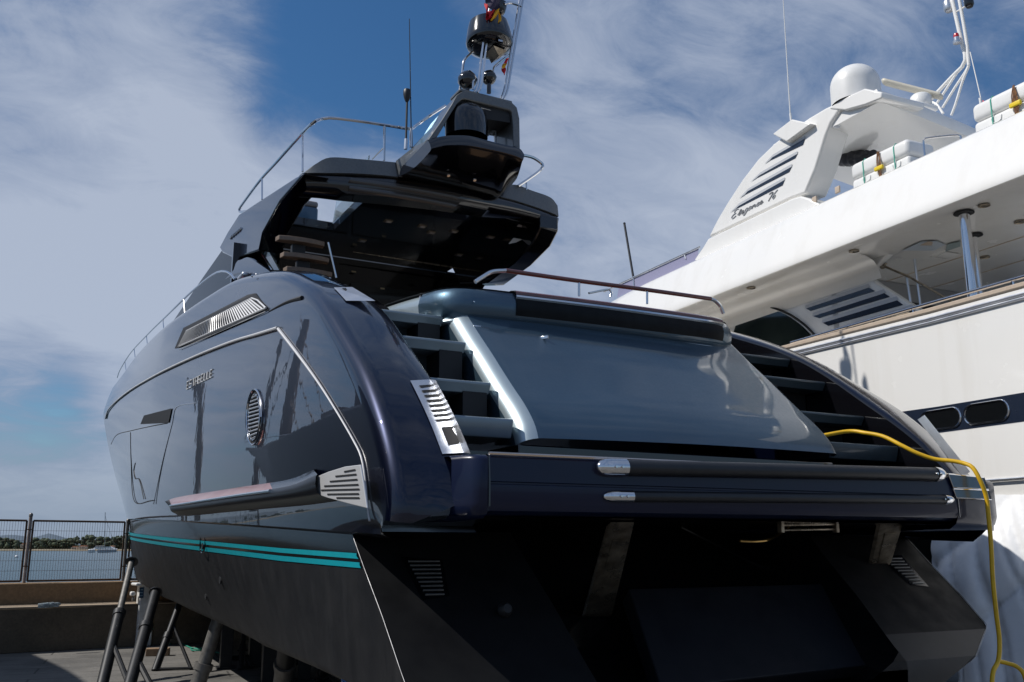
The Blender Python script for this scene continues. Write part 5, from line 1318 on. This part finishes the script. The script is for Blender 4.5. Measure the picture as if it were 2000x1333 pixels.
w1 = panel(59, 239, 'rusty wire fence panel between the pale-topped post and the bow of the navy yacht')
w2 = panel(252, 430, 'rusty wire fence panel mostly hidden behind the bow of the navy yacht')
for x, lab, tall in ((53.5, 'fence post with grey-white painted top, left of the catamaran', True), (246, 'dark fence post just left of the navy yacht bow', False)):
    p = FL(x, 1080); e = (p-WB).dot(WE); zt_ = FL(x, 1009 if tall else 1020).z
    root = thing('fence_post', WL(e, fn_+.05, z2), lab, 'post', 'fence posts on the quay wall')
    mm = MB(); mm.tube([WL(e, fn_+.05, z2-.02), WL(e, fn_+.05, zt_)], .035, 12); po3 = mm.build('post', galv if not tall else mat('flaking_white', (.42,.40,.40), .7, noise=(6,(.2,.14,.11),.9,6)), root)
    mm = MB(); mm.lathe([(.04,0),(.04,.05),(.02,.075),(0,.08)], WL(e, fn_+.05, zt_), (0,0,1), 12); mm.build('post_cap', galv, root)
    for zc2 in (.25, .8):
        z = z2+(zt_-z2)*zc2; mm = MB(); mm.box(WL(e, fn_, z), (.13,.02,.02), M=MWL); mm.build('clamp', rust, root)

# ---- boat stands under the navy yacht
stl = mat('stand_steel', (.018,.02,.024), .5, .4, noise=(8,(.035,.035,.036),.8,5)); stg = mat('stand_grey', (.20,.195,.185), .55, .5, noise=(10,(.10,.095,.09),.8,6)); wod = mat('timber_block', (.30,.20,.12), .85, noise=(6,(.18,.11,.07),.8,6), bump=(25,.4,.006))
def fp(x, y): return onZ(x, y, 0)
def stand(top, foot, Dt, r_lo, r_hi, split, braces, lab, hi=None, lo=None, holes=0, name='boat_stand'):
    b_ = fp(*foot); t_ = atD(*top, Dt)
    root = thing(name, b_, lab, 'boat stand', 'steel stands propping up the navy yacht')
    mid_ = b_.lerp(t_, split)
    mm = MB(); mm.tube([b_, mid_], r_lo, 12); lo_ = mm.build('outer_tube', lo or stl, root)
    mm = MB(); mm.tube([mid_-(t_-b_).normalized()*.05, mid_+(t_-b_).normalized()*.05], r_lo*1.18, 12); mm.build('collar', lo or stl, root)
    mm = MB(); mm.tube([mid_, t_], r_hi, 12); mm.build('inner_tube', hi or stg, root)
    mm = MB(); mm.lathe([(0,.03),(.10,.03),(.11,0),(0,-.01)], t_, (t_-b_), 12); mm.build('hull_pad', rubber, root)
    mm = MB(); mm.tube([mid_+V((-.09,0,-.05)), mid_+V((.09,0,-.05))], .013, 6); mm.build('locking_pin', stl, root)
    for (f2, at_, rr) in braces:
        q = fp(*f2); a_ = b_.lerp(t_, at_); mm = MB(); mm.tube([q, a_], rr, 8); mm.build('brace', lo or stl, root)
        mm = MB(); mm.tube([q+V((0,0,.03)), b_+V((0,0,.03))], rr*.8, 8); mm.build('base_bar', lo or stl, root)
    if holes:
        mm = MB(); d = (t_-b_).normalized()
        for k in range(holes): mm.lathe([(.010,0),(.010,.004),(0,.004)], b_+d*(.12+.14*k)-cf*(r_lo+.001), -cf, 8)
        mm.build('pin_holes', whited, lo_)
    return root
stand((257,1098), (198,1345), 16.3, .085, .052, .55, [((256,1348),.33,.04)], 'leaning boat stand with lighter grey upper tube at the bow, leftmost stand')
stand((304,1158), (250,1350), 15.6, .090, .080, .62, [((300,1350),.30,.045)], 'thick dark leaning boat stand in front of the white service pedestal', hi=stl)
stand((356,1165), (303,1311), 17.0, .065, .055, .45, [((374,1309),.62,.03)], 'dark A-shaped boat stand with white pin holes, third from the bow', hi=stl, holes=5)
stand((428,1205), (384,1345), 14.2, .115, .095, .30, [], 'fat pale grey cylindrical prop standing fourth from the bow', lo=stg, hi=stg)
stand((562,1255), (548,1362), 12.4, .125, .120, .6, [], 'dark thick-headed prop with grey body under the middle of the hull', lo=stg, hi=stl)
stand((478,1222), (470,1309), 16.6, .05, .042, .5, [((492,1306),.4,.03)], 'slim dark boat stand in the row behind the pale grey prop', hi=stl)
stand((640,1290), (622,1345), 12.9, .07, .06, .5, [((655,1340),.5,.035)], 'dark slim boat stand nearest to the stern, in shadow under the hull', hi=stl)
def trestle(pts, bars, lab):
    ps = [fp(x, y) for x, y in pts]; c = sum(ps, V((0,0,0)))/len(ps); root = thing('keel_trestle', c, lab, 'keel support', 'square steel trestles under the keel')
    for p in ps:
        mm = MB(); mm.box(p+V((0,0,.50)), (.20,.16,1.0), rz=-.1); mm.build('leg', stl, root, bevel=.01)
        mm = MB(); mm.box(p+V((0,0,.015)), (.30,.28,.03), rz=-.1); mm.build('foot_plate', stl, root)
    for (i, j, z) in bars:
        mm = MB(); mm.tube([ps[i]+V((0,0,z)), ps[j]+V((0,0,z))], .045, 6); mm.build('cross_bar', stl, root)
    return root
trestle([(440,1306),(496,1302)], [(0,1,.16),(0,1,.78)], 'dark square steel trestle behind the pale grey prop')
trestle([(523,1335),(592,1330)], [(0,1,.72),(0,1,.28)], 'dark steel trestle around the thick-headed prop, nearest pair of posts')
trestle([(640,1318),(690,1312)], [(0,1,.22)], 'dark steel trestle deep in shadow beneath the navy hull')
# blocks, pedestal, hoses, litter
p = fp(308, 1281); mm = MB(); mm.box(p+V((0,0,.07)), (.42,.2,.14), rz=-.3); tag(mm.build('timber_block', wod, None, bevel=.01), 'loose brown timber block lying on the concrete by the third stand', 'wood block')
p = fp(277, 1262); ped = thing('service_pedestal', p, 'pale grey dockside service pedestal with blue label by the quay wall', 'pedestal')
hP = onP(277, 1142, p, WN).z
mm = MB(); mm.box(p+V((0,0,hP/2)), (.32,.28,hP), M=MWL); mm.build('column', mat('pedestal_grey', (.80,.80,.78), .55, noise=(5,(.38,.38,.36),.8,6)), ped, bevel=.03, seg=3)
mm = MB(); mm.rbox(p+V((-.03,-.05,hP+.01)), (.50,.42,.06), .025, M=MWL); mm.build('lid', whited, ped, smooth=50)
mm = MB(); q = onP(276.5, 1158, p-WN*.145, WN); mm.box(q, (.09,.006,.22), M=MWL); lbo = mm.build('label', mat('blue_label', (.015,.06,.13), .4), ped)
mm = MB()
for dz in (.06, 0, -.06): mm.box(q-WN*.004+V((0,0,dz)), (.05,.004,.022), M=MWL)
mm.build('label_sign', mat('label_pale', (.25,.38,.48), .5), lbo)
mm = MB(); mm.rbox(onP(259, 1160, p, WN), (.10,.12,.09), .03, M=MWL); mm.build('socket', whited, ped, smooth=50)
mm = MB(); mm.rbox(onP(260, 1170, p, WN), (.05,.07,.10), .02, M=MWL); mm.build('plug', galv, ped, smooth=50)
mm = MB(); mm.tube([onP(258,1226,p,WN), onP(262,1226,p,WN), onP(262,1231,p,WN)], .012, 6); mm.build('tap', galv, ped)
mm = MB(); b_ = fp(236, 1259); mm.lathe([(0,0),(.045,.01),(.05,.05),(.045,.18),(.02,.23),(.018,.26),(0,.265)], b_, (.45,.1,1), 14); tag(mm.build('blue_bottle', mat('blue_plastic', (.01,.06,.32), .3, 0, .4), None, smooth=50), 'bright blue plastic bottle leaning by the quay wall beside the first stand', 'bottle')
hose = mat('green_hose', (.02,.26,.18), .5)
mm = MB(); mm.tube(crom([onP(302,1180,p,WN), onP(298,1205,p,WN), onP(299,1232,p,WN), fp(308,1252)+V((0,0,.1)), fp(322,1260)+V((0,0,.02)), fp(350,1258)+V((0,0,.02)), fp(375,1268)+V((0,0,.02)), fp(400,1270)+V((0,0,.03)), fp(404,1273)+V((0,0,.03)), fp(378,1274)+V((0,0,.03)), fp(376,1270)+V((0,0,.03)), fp(420,1276)+V((0,0,.02)), fp(455,1285)+V((0,0,.02)), fp(482,1287)+V((0,0,.02))], 90), .013, 8); tag(mm.build('green_hose', hose, None), 'thin green garden hose looping from the pedestal across the concrete', 'hose')
mm = MB(); c = onZ(97, 1186, z1+.03)
for k, (dx, r_) in enumerate(((-.10,.045),(.0,.05),(.09,.045))): mm.lathe([(0,-.12),(r_,-.11),(r_,.06),(.018,.11),(0,.13)], c+WE*dx+V((0,0,.04)), (.9,.2*k-.1,.1), 10)
tag(mm.build('plastic_bottles', mat('clear_plastic', (.45,.52,.55), .15, trans=.5, ior=1.3), None, smooth=50), 'crumpled clear plastic bottle litter lying on the quay wall ledge', 'litter')
mm = MB(); c = fp(700, 1350); mm.rbox(atD(694, 1322, 6.9), (.20,.10,.05), .02, M=Matrix.Rotation(-.35, 3, 'Y')); bo = mm.build('roller_tray', mat('blue_tray', (.015,.13,.42), .35, 0, .4), None, smooth=50); tag(bo, 'blue edged plastic paint tray tucked under the stern of the navy hull', 'tray')

# ---- yellow shore cable over the platform corner
yc = mat('yellow_cable', (.72,.43,.008), .45, noise=(12,(.55,.32,.006),.7,4))
P = [V((4.1,1.25,2.98)), V((4.22,1.02,2.97)), onY(1655,843,.85), onY(1690,846,.7), onY(1725,853,.55), onY(1760,870,.4), onY(1790,885,.3), onY(1825,897,.2), onY(1862,901,.08), onY(1885,906,.0), onY(1900,914,-.06), onY(1914,938,-.10), onY(1926,970,-.11), onY(1931,1010,-.11), onY(1936,1070,-.11), onY(1939,1130,-.1), onY(1946,1200,-.1), onY(1952,1250,-.1), onY(1950,1290,-.1), onY(1940,1312,-.12), onY(1938,1345,-.15), onY(1946,1400,-.2)]
P[-1].z = P[-1].z
Pg = P+[V((P[-1].x+.02, P[-1].y, .4)), V((P[-1].x+.1, P[-1].y-.05, .03)), V((P[-1].x+.6, P[-1].y-.3, .02))]
mm = MB(); mm.tube(crom(Pg, 160), .0175, 10)
mm.tube(crom([onY(1951,1292,-.1), onY(1968,1296,-.12), onY(1985,1302,-.15), onY(2000,1318,-.2), onY(2010,1360,-.2)], 24), .0165, 10); cab = mm.build('power_cable', yc, None); tag(cab, 'yellow power cable hanging over the platform corner down to the ground', 'cable')
mm = MB(); mm.tube(crom([onY(1805,1285,1.2), onY(1803,1305,1.15), onY(1806,1335,1.1)], 10), [.06,.06,.075,.075,.08,.08,.08,.08,.08,.08], 14); bpl = mm.build('cable_connector', mat('blue_connector', (.01,.10,.40), .4), None); tag(bpl, 'blue industrial cable connector hanging in the shade at lower right', 'connector')
# plastic sheeting around the white hull
random.seed(5)
def sheet_pt(u, v):
    s = 0.02-3.6*u; zt_ = 2.60-.10*math.sin(2.2*u)
    z = zt_*(1-v)+.02*v
    d = -.02-.55*v**1.3-.10*math.sin(3.1*v)*(1-u)
    fold = .05*math.sin(17*u+4*v+1.5*math.sin(5*v))+.06*(1-abs(math.sin(23*u-5*v+1.3)))**3+.03*math.sin(9*u+11*v)+.05*(1-abs(math.sin(11*u+8*v+.6)))**5+.03*(1-abs(math.sin(37*u-9*v)))**4
    edge = (1-min(1, u*9))
    s += edge*(.28*math.sin(4.2*v+.4)-.25*v+.06*math.sin(19*v)+.04*math.sin(33*v))
    return L3(s, d+fold*(.35+.85*min(1, v*3)), z)
m = MB(); m.grid([[sheet_pt(i/110, j/80) for j in range(81)] for i in range(111)])
plm = mat('white_polythene', (.93,.935,.94), .35, trans=.0, noise=(2,(.78,.80,.84),.7,6), bump=(4,.25,.04), spec=.6)
tag(m.build('plastic_sheeting', plm, None, smooth=80), 'crumpled white plastic sheeting wrapped around the lower hull of the white yacht', 'sheeting')
# ---- two-masted wooden sailing vessel ashore on our left (out of frame, mirrored in the navy topsides; added unseen stern shades the yard)
KX = 10.0
def mr(x, y, K=KX):
    p = onX(x, y, K); p.x = -K; return p
woodd = mat('ship_hull_black', (.012,.011,.012), .45, noise=(2,(.03,.024,.02),.7,5)); varn = mat('ship_spar', (.10,.05,.025), .5, noise=(3,(.05,.03,.02),.8,5))
sv = thing('sailing_ship', V((-KX-1.5, mr(700,900).y, 0)), 'dark wooden two-masted sailing vessel mirrored in the glossy side of the navy yacht, its added unseen stern shading the yard', 'sailing ship')
top = [mr(*p) for p in [(478,868),(505,872),(560,862),(620,850),(700,822),(760,795)]]; botm = [mr(*p) for p in [(492,885),(512,940),(540,985),(600,992),(700,1000),(760,1010)]]
tz = top[-1].z
top = crom(top+[V((-KX, 22, max(tz, 7.0))), V((-KX, 15, 8.2)), V((-KX, 8, 8.4)), V((-KX, 3, 8.4))], 60); botm = crom(botm+[V((-KX, 20, .9)), V((-KX, 14, .8)), V((-KX, 8, .8)), V((-KX, 4, 1.2))], 60)  # hull drawn out and raised aft, unseen, to shade ground and wall
m = MB(); rows = []
for i, (a, b_) in enumerate(zip(top, botm)):
    wdt = 2.4*sstep(-.05, .45, i/59)+.05; aX = -KX
    rows.append([V((aX-wdt*.9, a.y, a.z)), V((aX-wdt, a.y, a.z-.2)), V((aX-wdt*.6, b_.y, b_.z+.3)), V((aX, b_.y, b_.z)), V((aX+wdt*.6, b_.y, b_.z+.3)), V((aX+wdt, a.y, a.z-.2)), V((aX+wdt*.9, a.y, a.z))])
m.grid(rows); m.face(*rows[-1]); m.grid([[r[0], r[-1]] for r in rows]); m.build('hull', woodd, sv, smooth=40)
for P, r_ in (([(497,880),(488,600),(484,300)],.22), ([(545,870),(536,640),(530,250)],.40), ([(376,1000),(384,700),(392,300)],.34), ([(690,830),(676,600),(660,300)],.30)):
    a_, b_ = mr(*P[0], KX+2), mr(*P[-1], KX+2)
    if r_ == .20: pass
    m = MB(); m.tube([V((a_.x, a_.y, min(a_.z, 3))), V((a_.x, a_.y, min(17, b_.z)))], r_, 10, r2=r_*.6); m.build('mast', varn, sv)
for P in ([(470,850),(545,640)], [(505,870),(536,660)], [(610,850),(545,640)], [(640,845),(540,560)], [(580,860),(538,700)]):
    m = MB(); m.tube([mr(*P[0], KX+2), mr(*P[1], KX+2)], .03, 5); m.build('shroud', varn, sv)
m = MB(); m.tube(crom([mr(*p) for p in [(470,855),(520,845),(600,830),(680,800)]], 20), .03, 6); m.build('guard_rail', steelw, sv)
m = MB(); m.box(mr(680,815,KX+2.4), (2.5,3.0,1.5)); m.build('deckhouse', varn, sv, bevel=.05)
m = MB(); m.box(V((-KX-2.4, mr(700,900).y, .5)), (1.0,6,1.0)); m.build('cradle', stl, sv)
